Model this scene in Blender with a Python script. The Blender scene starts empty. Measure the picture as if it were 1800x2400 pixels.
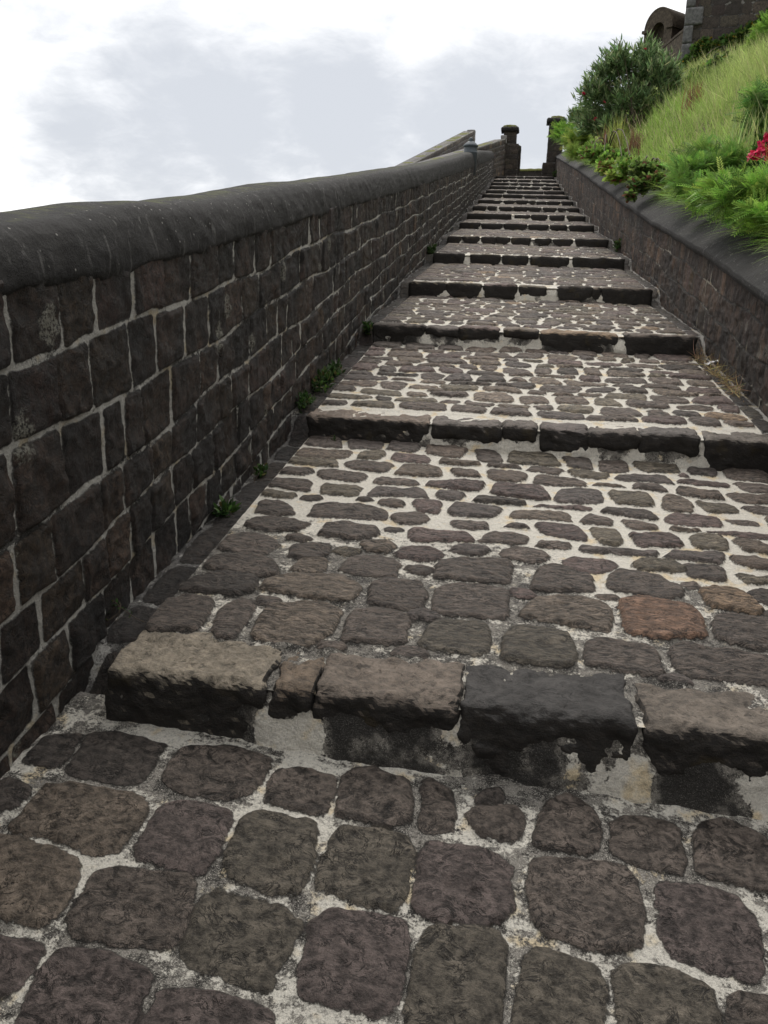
import bpy, bmesh, math, random
import numpy as np
from mathutils import Vector

rng = np.random.default_rng(7)
random.seed(7)
scene = bpy.context.scene
col = scene.collection
R = math.radians

# ------------------------------------------------------------------ camera
PITCH, YAW, ROLL, FPX, EYE = R(15.19), R(8.15), R(1.61), 1953.0, 1.64


def cam_axes():
    f = np.array([-math.sin(YAW) * math.cos(PITCH), math.cos(YAW) * math.cos(PITCH), -math.sin(PITCH)])
    x = np.array([math.cos(YAW), math.sin(YAW), 0.0])
    u = np.cross(x, f)
    c, s = math.cos(ROLL), math.sin(ROLL)
    return c * x + s * u, -s * x + c * u, f


AX = cam_axes()
EYEP = np.array([0.0, 0.0, EYE])


def ray(px, py):
    return AX[2] + AX[0] * (px - 900) / FPX + AX[1] * (1200 - py) / FPX


def at_y(px, py, Y):
    d = ray(px, py)
    return EYEP + d * (Y / d[1])


def at_x(px, py, X):
    d = ray(px, py)
    return EYEP + d * (X / d[0])


def at_plane(px, py, z0, sx, sy, y0):
    """point of the photographed spot on the sloping plane z = z0 + sx*x + sy*(y-y0)"""
    d = ray(px, py)
    t = (z0 - sy * y0 - EYE) / (d[2] - sx * d[0] - sy * d[1])
    return EYEP + d * t


# ------------------------------------------------------------------ small helpers
def empty(name, loc, label, cat, group=None):
    o = bpy.data.objects.new(name, None)
    col.objects.link(o)
    o.location = loc
    o.empty_display_size = 0.2
    o['label'] = label
    o['category'] = cat
    if group:
        o['group'] = group
    return o


def tag(o, label=None, cat=None, group=None, kind=None):
    if label: o['label'] = label
    if cat: o['category'] = cat
    if group: o['group'] = group
    if kind: o['kind'] = kind
    return o


def mesh_np(name, V, faces, mat, parent=None, attrs=None, smooth=True):
    """V (n,3) world coordinates; faces = list of (m,k) int arrays; attrs {name: (n,) or (n,3)}"""
    me = bpy.data.meshes.new(name)
    V = np.asarray(V, dtype=np.float32)
    off = np.zeros(3, dtype=np.float32)
    if parent is not None:
        p = parent
        while p is not None:
            off += np.array(p.location, dtype=np.float32)
            p = p.parent
    V = V - off
    faces = [np.asarray(f, dtype=np.int32) for f in faces if len(f)]
    nl = sum(f.size for f in faces)
    nf = sum(len(f) for f in faces)
    me.vertices.add(len(V))
    me.vertices.foreach_set('co', V.ravel())
    me.loops.add(nl)
    me.polygons.add(nf)
    me.loops.foreach_set('vertex_index', np.concatenate([f.ravel() for f in faces]))
    tot = np.concatenate([np.full(len(f), f.shape[1], dtype=np.int32) for f in faces])
    start = np.concatenate([[0], np.cumsum(tot)[:-1]]).astype(np.int32)
    me.polygons.foreach_set('loop_start', start)
    me.polygons.foreach_set('loop_total', tot)
    me.polygons.foreach_set('use_smooth', np.full(nf, smooth, dtype=bool))
    for k, a in (attrs or {}).items():
        a = np.asarray(a, dtype=np.float32)
        if a.ndim == 1:
            at = me.attributes.new(k, 'FLOAT', 'POINT')
            at.data.foreach_set('value', a)
        else:
            at = me.attributes.new(k, 'FLOAT_COLOR', 'POINT')
            c4 = np.ones((len(a), 4), dtype=np.float32)
            c4[:, :3] = a
            at.data.foreach_set('color', c4.ravel())
    me.update(calc_edges=True)
    me.validate(clean_customdata=False)
    me.materials.append(mat)
    o = bpy.data.objects.new(name, me)
    col.objects.link(o)
    if parent is not None:
        o.parent = parent
    return o


def grid_faces(nu, nv, base=0, flip=False):
    i = np.arange(nu - 1)[:, None] * nv + np.arange(nv - 1)[None, :]
    i = i.ravel() + base
    f = np.stack([i, i + nv, i + nv + 1, i + 1], 1)
    return f[:, ::-1] if flip else f


def _hash(ix, iy, iz, s):
    n = (ix * 374761393 + iy * 668265263 + iz * 2147483647 + s * 974634777) & 0xffffffff
    n = ((n ^ (n >> 13)) * 1274126177) & 0xffffffff
    n = n ^ (n >> 16)
    return (n & 0xffff) / 65535.0


def vnoise(x, y, z, s=0):
    x, y, z = np.broadcast_arrays(np.asarray(x, float), np.asarray(y, float), np.asarray(z, float))
    fx, fy, fz = np.floor(x), np.floor(y), np.floor(z)
    ix, iy, iz = fx.astype(np.int64), fy.astype(np.int64), fz.astype(np.int64)
    x, y, z = x - fx, y - fy, z - fz
    x, y, z = [t * t * (3 - 2 * t) for t in (x, y, z)]
    r = 0
    for dx in (0, 1):
        for dy in (0, 1):
            for dz in (0, 1):
                w = (x if dx else 1 - x) * (y if dy else 1 - y) * (z if dz else 1 - z)
                r = r + w * _hash(ix + dx, iy + dy, iz + dz, s)
    return r - 0.5


def fbm(x, y, z, oct=4, s=0, gain=.5):
    r, a = 0, 1.0
    for o in range(oct):
        f = 2.03 ** o
        r = r + a * vnoise(x * f + 11.3 * o, y * f - 7.1 * o, z * f + 3.7 * o, s + o)
        a *= gain
    return r


def sstep(a, b, x):
    t = np.clip((x - a) / (b - a), 0, 1)
    return t * t * (3 - 2 * t)


def chaikin(P, n=2, k=.25):
    P = np.asarray(P, float)
    for _ in range(n):
        Q = np.roll(P, -1, 0)
        P = np.stack([P * (1 - k) + Q * k, P * k + Q * (1 - k)], 1).reshape(-1, 2)
    return P


def poly_sdf(P, X, Y):
    """signed distance (positive inside) to polygon P for flat arrays X, Y"""
    d = np.full(X.shape, 1e9)
    ins = np.zeros(X.shape, bool)
    n = len(P)
    for i in range(n):
        ax, ay = P[i]
        bx, by = P[(i + 1) % n]
        ex, ey = bx - ax, by - ay
        wx, wy = X - ax, Y - ay
        t = np.clip((wx * ex + wy * ey) / (ex * ex + ey * ey + 1e-12), 0, 1)
        d = np.minimum(d, (wx - ex * t) ** 2 + (wy - ey * t) ** 2)
        c = (ay <= Y) != (by <= Y)
        with np.errstate(divide='ignore', invalid='ignore'):
            xi = ax + (Y - ay) * ex / (ey if abs(ey) > 1e-12 else 1e-12)
        ins ^= c & (X < xi)
    d = np.sqrt(d)
    return np.where(ins, d, -d)


def stone_field(us, vs, stones, pad=.06):
    """us (nu,), vs (nv,) grid axes; stones = list of (poly, tint, height, seed). Returns sd, tint(3), hmul, seed on the grid"""
    nu, nv = len(us), len(vs)
    sd = np.full((nu, nv), -pad)
    tint = np.zeros((nu, nv, 3)) + .1
    hm = np.ones((nu, nv))
    sid = np.zeros((nu, nv))
    for P, c, h, s in stones:
        lo, hi = P.min(0) - pad, P.max(0) + pad
        i0, i1 = np.searchsorted(us, lo[0]), np.searchsorted(us, hi[0])
        j0, j1 = np.searchsorted(vs, lo[1]), np.searchsorted(vs, hi[1])
        if i1 <= i0 or j1 <= j0:
            continue
        U, Vv = np.meshgrid(us[i0:i1], vs[j0:j1], indexing='ij')
        d = poly_sdf(P, U.ravel(), Vv.ravel()).reshape(U.shape)
        sub = sd[i0:i1, j0:j1]
        m = d > sub
        sub[m] = d[m]
        tint[i0:i1, j0:j1][m] = c
        hm[i0:i1, j0:j1][m] = h
        sid[i0:i1, j0:j1][m] = s
    return sd, tint, hm, sid


PAL = np.array([(.128, .100, .080), (.116, .086, .076), (.128, .108, .080), (.078, .064, .054), (.106, .086, .073),
                (.146, .116, .090), (.116, .093, .077), (.094, .078, .069)])


def pick_tint(scale=1.0, tan=0.0, var=.14):
    if random.random() < tan:
        c = np.array([.23, .165, .11])
    else:
        c = PAL[random.randrange(len(PAL))]
    return c * scale * (1 + (random.random() * 2 - 1) * var)


# ------------------------------------------------------------------ node materials
def new_mat(name):
    m = bpy.data.materials.new(name)
    m.use_nodes = True
    nt = m.node_tree
    nt.nodes.clear()
    return m, nt


class NT:
    def __init__(s, nt):
        s.nt = nt
        s.tc = s.n('ShaderNodeTexCoord')

    def n(s, t, **kw):
        k = s.nt.nodes.new(t)
        for a, b in kw.items():
            setattr(k, a, b)
        return k

    def link(s, a, b):
        s.nt.links.new(a, b)

    def put(s, sock, v):
        if hasattr(v, 'is_output'):
            s.link(v, sock)
        elif isinstance(v, (tuple, list)) and len(v) == 3 and sock.type == 'RGBA':
            sock.default_value = (*v, 1)
        else:
            sock.default_value = v

    def math(s, op, a, b=None, c=None, clamp=False):
        k = s.n('ShaderNodeMath', operation=op, use_clamp=clamp)
        s.put(k.inputs[0], a)
        if b is not None: s.put(k.inputs[1], b)
        if c is not None: s.put(k.inputs[2], c)
        return k.outputs[0]

    def noise(s, scale, detail=4, rough=.55, vec=None, dist=0.0):
        k = s.n('ShaderNodeTexNoise')
        k.inputs['Scale'].default_value = scale
        k.inputs['Detail'].default_value = detail
        k.inputs['Roughness'].default_value = rough
        k.inputs['Distortion'].default_value = dist
        s.link(vec if vec is not None else s.tc.outputs['Object'], k.inputs['Vector'])
        return k.outputs['Fac']

    def voro(s, scale, feature='F1', vec=None, rnd=1.0, out='Distance'):
        k = s.n('ShaderNodeTexVoronoi', feature=feature)
        k.inputs['Scale'].default_value = scale
        k.inputs['Randomness'].default_value = rnd
        s.link(vec if vec is not None else s.tc.outputs['Object'], k.inputs['Vector'])
        return k.outputs[out]

    def mapping(s, scale=(1, 1, 1), rot=(0, 0, 0), vec=None):
        k = s.n('ShaderNodeMapping')
        k.inputs['Scale'].default_value = scale
        k.inputs['Rotation'].default_value = rot
        s.link(vec if vec is not None else s.tc.outputs['Object'], k.inputs['Vector'])
        return k.outputs[0]

    def ramp(s, v, a, b, lo=0.0, hi=1.0):
        k = s.n('ShaderNodeMapRange', interpolation_type='SMOOTHSTEP')
        s.put(k.inputs['Value'], v)
        s.put(k.inputs['From Min'], a)
        s.put(k.inputs['From Max'], b)
        s.put(k.inputs['To Min'], lo)
        s.put(k.inputs['To Max'], hi)
        return k.outputs[0]

    def mix(s, f, a, b, blend='MIX'):
        k = s.n('ShaderNodeMix', data_type='RGBA', blend_type=blend)
        s.put(k.inputs[0], f)
        s.put(k.inputs[6], a)
        s.put(k.inputs[7], b)
        return k.outputs[2]

    def mul(s, c, f):
        k = s.n('ShaderNodeVectorMath', operation='SCALE')
        s.put(k.inputs[0], c)
        s.put(k.inputs['Scale'], f)
        return k.outputs[0]

    def attr(s, name, out='Fac'):
        k = s.n('ShaderNodeAttribute', attribute_name=name)
        return k.outputs[out]

    def bump(s, h, strength=.5, dist=.01):
        k = s.n('ShaderNodeBump')
        k.inputs['Strength'].default_value = strength
        k.inputs['Distance'].default_value = dist
        s.link(h, k.inputs['Height'])
        return k.outputs[0]

    def out(s, color, rough, normal=None, spec=.35, trans=0.0):
        b = s.n('ShaderNodeBsdfPrincipled')
        s.put(b.inputs['Base Color'], color)
        s.put(b.inputs['Roughness'], rough)
        b.inputs['Specular IOR Level'].default_value = spec
        if normal is not None:
            s.link(normal, b.inputs['Normal'])
        o = s.n('ShaderNodeOutputMaterial')
        sh = b.outputs[0]
        if trans > 0:
            t = s.n('ShaderNodeBsdfTranslucent')
            s.put(t.inputs['Color'], color)
            mx = s.n('ShaderNodeMixShader')
            mx.inputs[0].default_value = trans
            s.link(sh, mx.inputs[1])
            s.link(t.outputs[0], mx.inputs[2])
            sh = mx.outputs[0]
        s.link(sh, o.inputs[0])


def masonry_mat(name, stretch=(1, 1, 1), edge=.006, cement=(.25, .235, .21), white=(.66, .61, .52), grime=(.028, .025, .022),
                pits=.55, lichen=0.0, bumpd=.020, stain=0.0, dirty=.5, spk=.55, strs=22, streak=0.0):
    m, nt = new_mat(name)
    g = NT(nt)
    sidv = g.attr('sid')
    ofs = g.n('ShaderNodeCombineXYZ')
    g.link(g.math('MULTIPLY', sidv, 1.37), ofs.inputs[0])
    g.link(g.math('MULTIPLY', sidv, 2.11), ofs.inputs[1])
    g.link(g.math('MULTIPLY', sidv, .73), ofs.inputs[2])
    addv = g.n('ShaderNodeVectorMath', operation='ADD')
    g.link(g.mapping(stretch), addv.inputs[0])
    g.link(ofs.outputs[0], addv.inputs[1])
    vec = addv.outputs[0]
    ra = g.math('FRACT', g.math('MULTIPLY', sidv, 7.13))
    rb = g.math('FRACT', g.math('MULTIPLY', sidv, 3.71))
    n_lo = g.noise(9, 5, .6, vec)
    n_mid = g.noise(38, 6, .65, vec)
    n_hi = g.noise(150, 6, .8)
    n_str = g.noise(strs, 6, .7, vec, .7)
    sd = g.attr('sd')
    j1 = g.math('MULTIPLY', g.math('SUBTRACT', g.noise(55, 5, .65), .5), edge * 3.2)
    j2 = g.math('MULTIPLY', g.math('SUBTRACT', n_hi, .5), edge * 1.5)
    sdp = g.math('ADD', g.math('ADD', sd, j1), j2)
    mask = g.ramp(sdp, -.0015, .0025)
    # stone body
    tint = g.attr('tint', 'Color')
    fac = g.math('ADD', g.ramp(n_mid, .34, .66, .45, 1.5), g.math('MULTIPLY', g.math('SUBTRACT', n_hi, .5), 2.0))
    fac = g.math('MULTIPLY', fac, g.ramp(n_lo, .3, .7, .72, 1.28))
    stone = g.mul(tint, fac)
    pit = g.math('MULTIPLY', g.ramp(n_str, .33, .46, 1, 0), g.ramp(ra, .1, .9, .25, 1.25), clamp=True)
    pit2 = g.ramp(g.voro(95), .05, .22, .5, 0)
    stone = g.mix(g.math('MULTIPLY', pit, pits), stone, g.mul(tint, .13))
    stone = g.mix(pit2, stone, g.mul(tint, .25))
    rl = g.math('ABSOLUTE', g.math('SUBTRACT', g.noise(13, 5, .68, vec, 1.1), .5))
    crk = g.math('MULTIPLY', g.ramp(rl, .004, .026, 1, 0), g.ramp(n_lo, .46, .56))
    stone = g.mix(g.math('MULTIPLY', crk, .8), stone, (.012, .010, .009))
    hl = g.math('MULTIPLY', g.ramp(n_str, .56, .70, 0, .8), g.ramp(rb, .2, .9, .1, 1.0))
    stone = g.mix(hl, stone, g.mul(tint, 2.3))
    sp = g.math('MULTIPLY', g.ramp(g.noise(420, 2, .6), .66, .74), g.ramp(n_mid, .42, .6))
    stone = g.mix(g.math('MULTIPLY', sp, .5), stone, (.34, .32, .28))
    if stain > 0:   # black algal crust with its own patchy outline
        st = g.ramp(g.noise(3.1, 6, .62), .45, .6)
        stone = g.mix(g.math('MULTIPLY', st, stain), stone, (.018, .016, .015))
    if lichen > 0:
        lv = g.voro(3.4, vec=g.mapping((1, 1, .75)))
        lm = g.ramp(g.math('ADD', lv, g.math('MULTIPLY', g.math('SUBTRACT', g.noise(30, 5, .7), .5), .35)), .14, .20, 1, 0)
        lm = g.math('MULTIPLY', lm, g.ramp(g.noise(95, 4, .7), .42, .55))
        lm = g.math('MULTIPLY', lm, g.ramp(g.noise(1.3, 2), .44, .5))
        stone = g.mix(g.math('MULTIPLY', lm, lichen), stone, (.30, .29, .24))
    if streak > 0:   # pale lime runs down the face
        sk = g.noise(30, 4, .65, g.mapping((1, 1, .07)))
        sk = g.math('MULTIPLY', g.ramp(sk, .57, .68), g.ramp(g.noise(5, 4, .6), .42, .6))
        stone = g.mix(g.math('MULTIPLY', sk, streak), stone, (.20, .175, .135))
    # mortar
    wht = g.attr('wht')
    mo = g.mix(g.ramp(g.math('ADD', g.math('MULTIPLY', g.noise(17, 5, .7), .6), g.math('MULTIPLY', g.noise(110, 4, .75), .4)), .43, .57), grime, cement)
    alive = g.ramp(wht, -.45, .15)
    mo = g.mix(alive, grime, mo)
    fs = g.ramp(g.noise(300, 3, .8), .56, .64)
    mo = g.mix(g.math('MULTIPLY', g.math('MULTIPLY', fs, spk), g.math('MAXIMUM', alive, .34)), mo, white)
    wn = g.math('ADD', g.math('MULTIPLY', g.noise(19, 7, .68), .72), g.math('MULTIPLY', g.noise(120, 3, .7), .28))
    thr = g.math('SUBTRACT', .66, g.math('MULTIPLY', wht, .32))
    wm = g.ramp(g.math('SUBTRACT', wn, thr), -.03, .03)
    wcol = g.mix(g.ramp(g.noise(9, 3), .55, .68), white, (white[0] * 1.02, white[1] * .9, white[2] * .70))
    wcol = g.mul(wcol, g.ramp(n_hi, .25, .7, .70, 1.06))
    wcol = g.mix(g.math('MULTIPLY', g.ramp(g.noise(70, 5, .75), .36, .50, 1, 0), g.ramp(wht, .45, 1.1, max(dirty, .8), dirty)), wcol, g.mix(.6, cement, grime))
    mo = g.mix(wm, mo, wcol)
    contact_shade = g.ramp(g.math('ABSOLUTE', sdp), 0, .0035, .55, 0)  # contact shade painted as a thin dark line round each stone
    c = g.mix(mask, mo, stone)
    c = g.mix(contact_shade, c, grime)
    h = g.math('ADD', g.math('MULTIPLY', n_mid, 1.0), g.math('MULTIPLY', n_hi, .7))
    h = g.math('SUBTRACT', h, g.math('MULTIPLY', g.math('ADD', pit, crk), .6))
    h = g.math('ADD', h, g.math('MULTIPLY', g.math('MULTIPLY', n_str, .9), g.ramp(ra, .1, .9, .35, 1.25)))
    hmort = g.math('ADD', g.math('MULTIPLY', g.noise(60, 6, .75), 1.1), g.math('MULTIPLY', wm, .25))
    h = g.math('ADD', g.math('MULTIPLY', h, mask), g.math('MULTIPLY', hmort, g.math('SUBTRACT', 1.0, mask)))
    h = g.math('ADD', h, g.math('MULTIPLY', mask, .3))
    nrm = g.bump(h, 1.0, bumpd)
    g.out(c, g.ramp(n_mid, .3, .7, .5, .85), nrm, .42)
    return m


def edge_stone_mat():
    m, nt = new_mat('edge_stone')
    g = NT(nt)
    vec = g.mapping((1, 1, 1.6))
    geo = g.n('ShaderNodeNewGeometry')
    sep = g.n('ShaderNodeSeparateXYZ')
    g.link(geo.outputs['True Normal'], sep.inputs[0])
    n_lo = g.noise(7, 5, .65)
    n_mid = g.noise(36, 6, .68, vec)
    n_hi = g.noise(170, 5, .7)
    n_str = g.noise(24, 6, .72, vec, .8)
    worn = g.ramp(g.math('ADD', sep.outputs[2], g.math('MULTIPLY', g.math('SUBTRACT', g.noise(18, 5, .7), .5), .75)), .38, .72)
    tint = g.attr('tint', 'Color')
    fac = g.math('ADD', g.ramp(n_mid, .3, .72, .6, 1.35), g.math('MULTIPLY', g.math('SUBTRACT', n_hi, .5), .9))
    fac = g.math('MULTIPLY', fac, g.ramp(n_lo, .3, .7, .75, 1.25))
    top = g.mul(tint, fac)
    pit = g.ramp(n_str, .34, .47, 1, 0)
    top = g.mix(g.math('MULTIPLY', pit, .8), top, g.mul(tint, .22))
    crust_shade = g.mix(g.ramp(n_mid, .35, .75), (.017, .015, .0135), (.042, .036, .031))  # algae black for the steep faces, with their shade painted into it
    crust_shade = g.mix(g.math('MULTIPLY', g.ramp(g.noise(210, 3, .7), .62, .75), g.ramp(n_lo, .4, .65)), crust_shade, (.13, .125, .11))
    crust_shade = g.mix(g.math('MULTIPLY', g.ramp(g.noise(6, 4), .58, .7), .6), crust_shade, (.055, .042, .022))
    c = g.mix(worn, crust_shade, top)
    h = g.math('ADD', g.math('ADD', n_mid, g.math('MULTIPLY', n_hi, .45)), g.math('MULTIPLY', n_str, .9))
    g.out(c, g.ramp(n_mid, .3, .7, .6, .9), g.bump(h, .8, .014), .3)
    return m


def coping_mat(name='coping_cement', base=(.022, .0205, .0197)):
    m, nt = new_mat(name)
    g = NT(nt)
    n1 = g.noise(4, 6, .6)
    n2 = g.noise(45, 6, .7)
    n3 = g.noise(220, 4, .7)
    c = g.mul(base, g.math('MULTIPLY', g.ramp(n1, .3, .7, .72, 1.3), g.ramp(n2, .3, .7, .8, 1.2)))
    # pale scuffs running down the face and pin-head lichen specks
    scr = g.noise(30, 3, .6, g.mapping((1, 1.0, .09), (0.5, 0, 0)))
    scm = g.math('MULTIPLY', g.ramp(scr, .58, .70), g.ramp(g.noise(3, 3), .42, .58))
    c = g.mix(g.math('MULTIPLY', scm, .5), c, (.20, .195, .185))
    spk = g.ramp(g.voro(24), .07, .12, 1, 0)
    spk = g.math('MULTIPLY', spk, g.ramp(g.noise(14, 2), .44, .5))
    c = g.mix(g.math('MULTIPLY', spk, .8), c, (.36, .35, .32))
    pt = g.ramp(g.voro(60), .05, .12, 1, 0)
    c = g.mix(g.math('MULTIPLY', pt, .7), c, (.015, .015, .015))
    ln = g.n('ShaderNodeTexWave', bands_direction='Z')
    geo = g.n('ShaderNodeNewGeometry')
    sep = g.n('ShaderNodeSeparateXYZ')
    g.link(geo.outputs['True Normal'], sep.inputs[0])
    mossm = g.math('MULTIPLY', g.ramp(sep.outputs[2], .96, 1.0), g.ramp(g.noise(9, 5, .7), .45, .6))
    c = g.mix(g.math('MULTIPLY', mossm, .75), c, (.085, .095, .02))
    h = g.math('ADD', g.math('ADD', g.math('MULTIPLY', n1, 1.2), g.math('MULTIPLY', n2, 1.3)), g.math('MULTIPLY', n3, .6))
    h = g.math('SUBTRACT', h, g.math('MULTIPLY', pt, .8))
    g.out(c, .8, g.bump(h, .9, .016), .3)
    return m


def leaf_mat(name, trans=.3, rough=.5):
    m, nt = new_mat(name)
    g = NT(nt)
    c = g.mul(g.attr('tint', 'Color'), g.ramp(g.noise(6, 4, .6), .3, .7, .75, 1.25))
    g.out(c, rough, None, .35, trans)
    return m


def plain_mat(name, c, rough=.8, ns=20, var=.3, bd=.006, spec=.35, metal=0):
    m, nt = new_mat(name)
    g = NT(nt)
    n1 = g.noise(ns, 6, .65)
    n2 = g.noise(ns * 6, 4, .7)
    cc = g.mul(c, g.math('MULTIPLY', g.ramp(n1, .3, .7, 1 - var, 1 + var), g.ramp(n2, .3, .7, .85, 1.15)))
    g.out(cc, rough, g.bump(g.math('ADD', n1, g.math('MULTIPLY', n2, .5)), .5, bd), spec)
    return m


M_PATH = masonry_mat('cobble_worn', (1, 1.15, 1), .007, strs=17, cement=(.27, .25, .22), white=(.80, .76, .67), pits=.85, spk=.9, dirty=.45)
M_TREAD = masonry_mat('cobble_whitewashed', (.75, 1.8, 1), .008, cement=(.24, .22, .19), white=(.84, .79, .69), pits=.75, dirty=.22)
M_WALL = masonry_mat('wall_stone', (1, 1, 1), .004, cement=(.10, .095, .088), white=(.56, .54, .49), grime=(.018, .016, .014), pits=.7, lichen=.95, dirty=.3, bumpd=.024, stain=.8)
M_RWALL = masonry_mat('right_wall_stone', (1, 1, .16), .005, streak=.75, cement=(.11, .098, .08), white=(.46, .42, .34), grime=(.02, .017, .014), pits=.7, lichen=.6, bumpd=.024, stain=.7)
M_GUTTER = masonry_mat('gutter_stone', (1, 1, 1), .006, cement=(.17, .16, .15), white=(.5, .48, .44), pits=.5)
M_TOWER = masonry_mat('tower_stone', (1, 1, 1), .012, cement=(.07, .065, .06), white=(.3, .29, .27), pits=.4, bumpd=.03)
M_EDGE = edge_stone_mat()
M_COPE = coping_mat()
M_LEAF = leaf_mat('leaf', .48)
M_GRASS = leaf_mat('grass_blade', .35, .6)
M_PETAL = leaf_mat('petal', .3, .55)
M_SOIL = plain_mat('soil', (.055, .05, .022), .95, 8, .4, .02)
M_GROUND = plain_mat('far_ground', (.05, .065, .03), .95, .05, .4, .02)
M_BARK = plain_mat('bark', (.09, .07, .05), .9, 30, .3)
M_MOSS = plain_mat('moss', (.12, .125, .035), .95, 24, .5, .02)
M_METAL = plain_mat('grey_painted_metal', (.075, .09, .105), .55, 25, .22, .003, .4)
M_QUOIN = plain_mat('pale_quoin', (.14, .14, .14), .85, 12, .35, .01)
M_TURRET = plain_mat('turret_render', (.09, .073, .056), .9, 9, .45, .02)
M_STRAW = leaf_mat('straw', .2, .6)
M_PAPER = plain_mat('paper', (.7, .7, .72), .7, 30, .05)
M_PLASTER = plain_mat('pale_plaster', (.26, .25, .24), .9, 14, .35, .01)

# ------------------------------------------------------------------ stair profile
SY = [2.26, 4.97, 7.38, 9.95, 12.75, 15.24, 18.30, 20.85, 23.11, 26.05, 28.72, 31.67, 34.76, 36.57, 39.75, 42.65]
ST = [.428, .842, 1.288, 1.672, 2.097, 2.485, 2.924, 3.314, 3.682, 4.121, 4.547, 4.985, 5.462, 5.799, 6.295, 6.786]
SB = [.238, .700, 1.140, 1.520, 1.963, 2.366, 2.808, 3.190, 3.568, 4.010, 4.435, 4.870, 5.345, 5.685, 6.180, 6.675]
XL, XR = -1.188, 1.512
WLX, WRX = -1.36, 1.65
NST = len(SY)
LAT0 = -.042


def tread_z(k, X, Y):
    """k = -1: bottom path, else tread behind step k"""
    if k < 0:
        return SB[0] + .10 * (Y - SY[0]) + LAT0 * X
    if k == NST - 1:
        return ST[k] + .12 * (Y - SY[k]) * (Y < 45.2) + .12 * (45.2 - SY[k]) * (Y >= 45.2)
    t = (Y - SY[k]) / (SY[k + 1] - SY[k])
    lat = -.022 * t - .006 if k == 0 else -.008
    return ST[k] + (SB[k + 1] - ST[k]) * t + lat * X


def gutter_z(Y):
    Y = np.asarray(Y, float)
    z = np.zeros_like(Y)
    ks = np.searchsorted(SY, Y, side='right') - 1
    for k in range(-1, NST):
        m = ks == k
        if not m.any(): continue
        z[m] = tread_z(k, 0 * Y[m], Y[m]) - .02
        if k >= 0:   # short ramp just behind each riser
            zb = SB[k] - .02
            w = sstep(.02, .30, Y[m] - SY[k])
            z[m] = zb * (1 - w) + z[m] * w
    return z


# ------------------------------------------------------------------ cobble layouts
def fill_rows(x0, x1, y0, y1, rh, sw, gap, tscale=1.0, tan=.0, avoid=None, n_ch=2, slant=.03, dens=1.0, hvar=(.75, 1.25)):
    out = []
    y = y0
    rows = []
    while y < y1 - rh * .35:
        h = rh * random.uniform(.8, 1.2)
        if y + h > y1 - rh * .4: h = y1 - y
        rows.append((y, y + h))
        y += h
    ph = random.random() * 100

    def wob(k, x):
        return rh * .16 * math.sin(x * 3.1 + k * 2.3 + ph) + rh * .12 * math.sin(x * 7.7 + k * 5.1 + ph) if 0 < k < len(rows) else 0.0
    for k, (ya, yb) in enumerate(rows):
        xs = [x0]
        while xs[-1] < x1:
            w = random.uniform(*sw)
            xs.append(xs[-1] + w)
        sc = (x1 - x0) / (xs[-1] - x0) if len(xs) > 2 else 1
        xs = [x0 + (x - x0) * sc for x in xs]
        for a, b in zip(xs[:-1], xs[1:]):
            ga = gap * random.uniform(.35, .65)
            e = lambda s: random.uniform(-s, s)
            la, lb = a + ga, b - ga
            hh = ga * random.uniform(.75, 1.1)
            hb = ga * random.uniform(.75, 1.1)
            sl, sr = e(slant), e(slant)
            if a == x0: la, sl = a + .004, 0
            P = [(la + sl, ya + wob(k, la) + hh), ((la + lb) / 2, ya + wob(k, (la + lb) / 2) + hh + e(.012)), (lb + sr, ya + wob(k, lb) + hh),
                 (lb + e(.008) + .008, (ya + yb) / 2 + e(.02)),
                 (lb - sr, yb + wob(k + 1, lb) - hb), ((la + lb) / 2 + e(.03), yb + wob(k + 1, (la + lb) / 2) - hb + e(.012)), (la - sl, yb + wob(k + 1, la) - hb),
                 (la - e(.008) - .004, (ya + yb) / 2 + e(.02))]
            P = np.array(P)
            if random.random() < .10 and (yb - ya) > .12:     # a low, thin stone
                c = P.mean(0)
                P[:, 1] = c[1] + (P[:, 1] - c[1]) * random.uniform(.45, .7)
            if avoid is not None:
                cx, cy = P.mean(0)
                T = np.concatenate([P * .92 + .08 * P.mean(0), [P.mean(0)]])
                bad = False
                for Q in avoid:
                    if abs(Q[:, 0].mean() - cx) > .8 or abs(Q[:, 1].mean() - cy) > .8: continue
                    if poly_sdf(Q, T[:, 0], T[:, 1]).max() > -.012 or poly_sdf(P, Q[:, 0], Q[:, 1]).max() > -.01:
                        bad = True
                        break
                if bad: continue
            out.append((chaikin(P, n_ch), pick_tint(tscale, tan), random.uniform(*hvar), random.random() * 97))
    return out


def fill_holes(x0, x1, y0, y1, stones, n, gap, tscale=1.0):
    us_, vs_h = np.arange(x0, x1, .02), np.arange(y0, y1, .02)
    sd = stone_field(us_, vs_h, stones, .25)[0]
    U, V = np.meshgrid(us_, vs_h, indexing='ij')
    edge = np.minimum(np.minimum(U - x0, x1 - U), np.minimum(V - y0, y1 - V))
    sd = np.maximum(sd, -edge - .02)
    out = []
    for _ in range(n):
        i = np.argmin(sd)
        r = -sd.flat[i] - gap
        if r < .026: break
        c = np.array([U.flat[i], V.flat[i]])
        rx, ry = min(r * random.uniform(1.3, 2.0), .15), min(r * 1.1, .09)
        a = np.arange(8) / 8 * 2 * math.pi + .3
        P = c + np.stack([np.cos(a) * rx, np.sin(a) * ry], 1) * np.array([[random.uniform(.82, 1.12)] for _ in a])
        P = chaikin(P, 1)
        out.append((P, pick_tint(tscale, .02), random.uniform(.6, 1.1), random.random() * 97))
        sd = np.maximum(sd, poly_sdf(P, U.ravel(), V.ravel()).reshape(U.shape))
    return out


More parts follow.
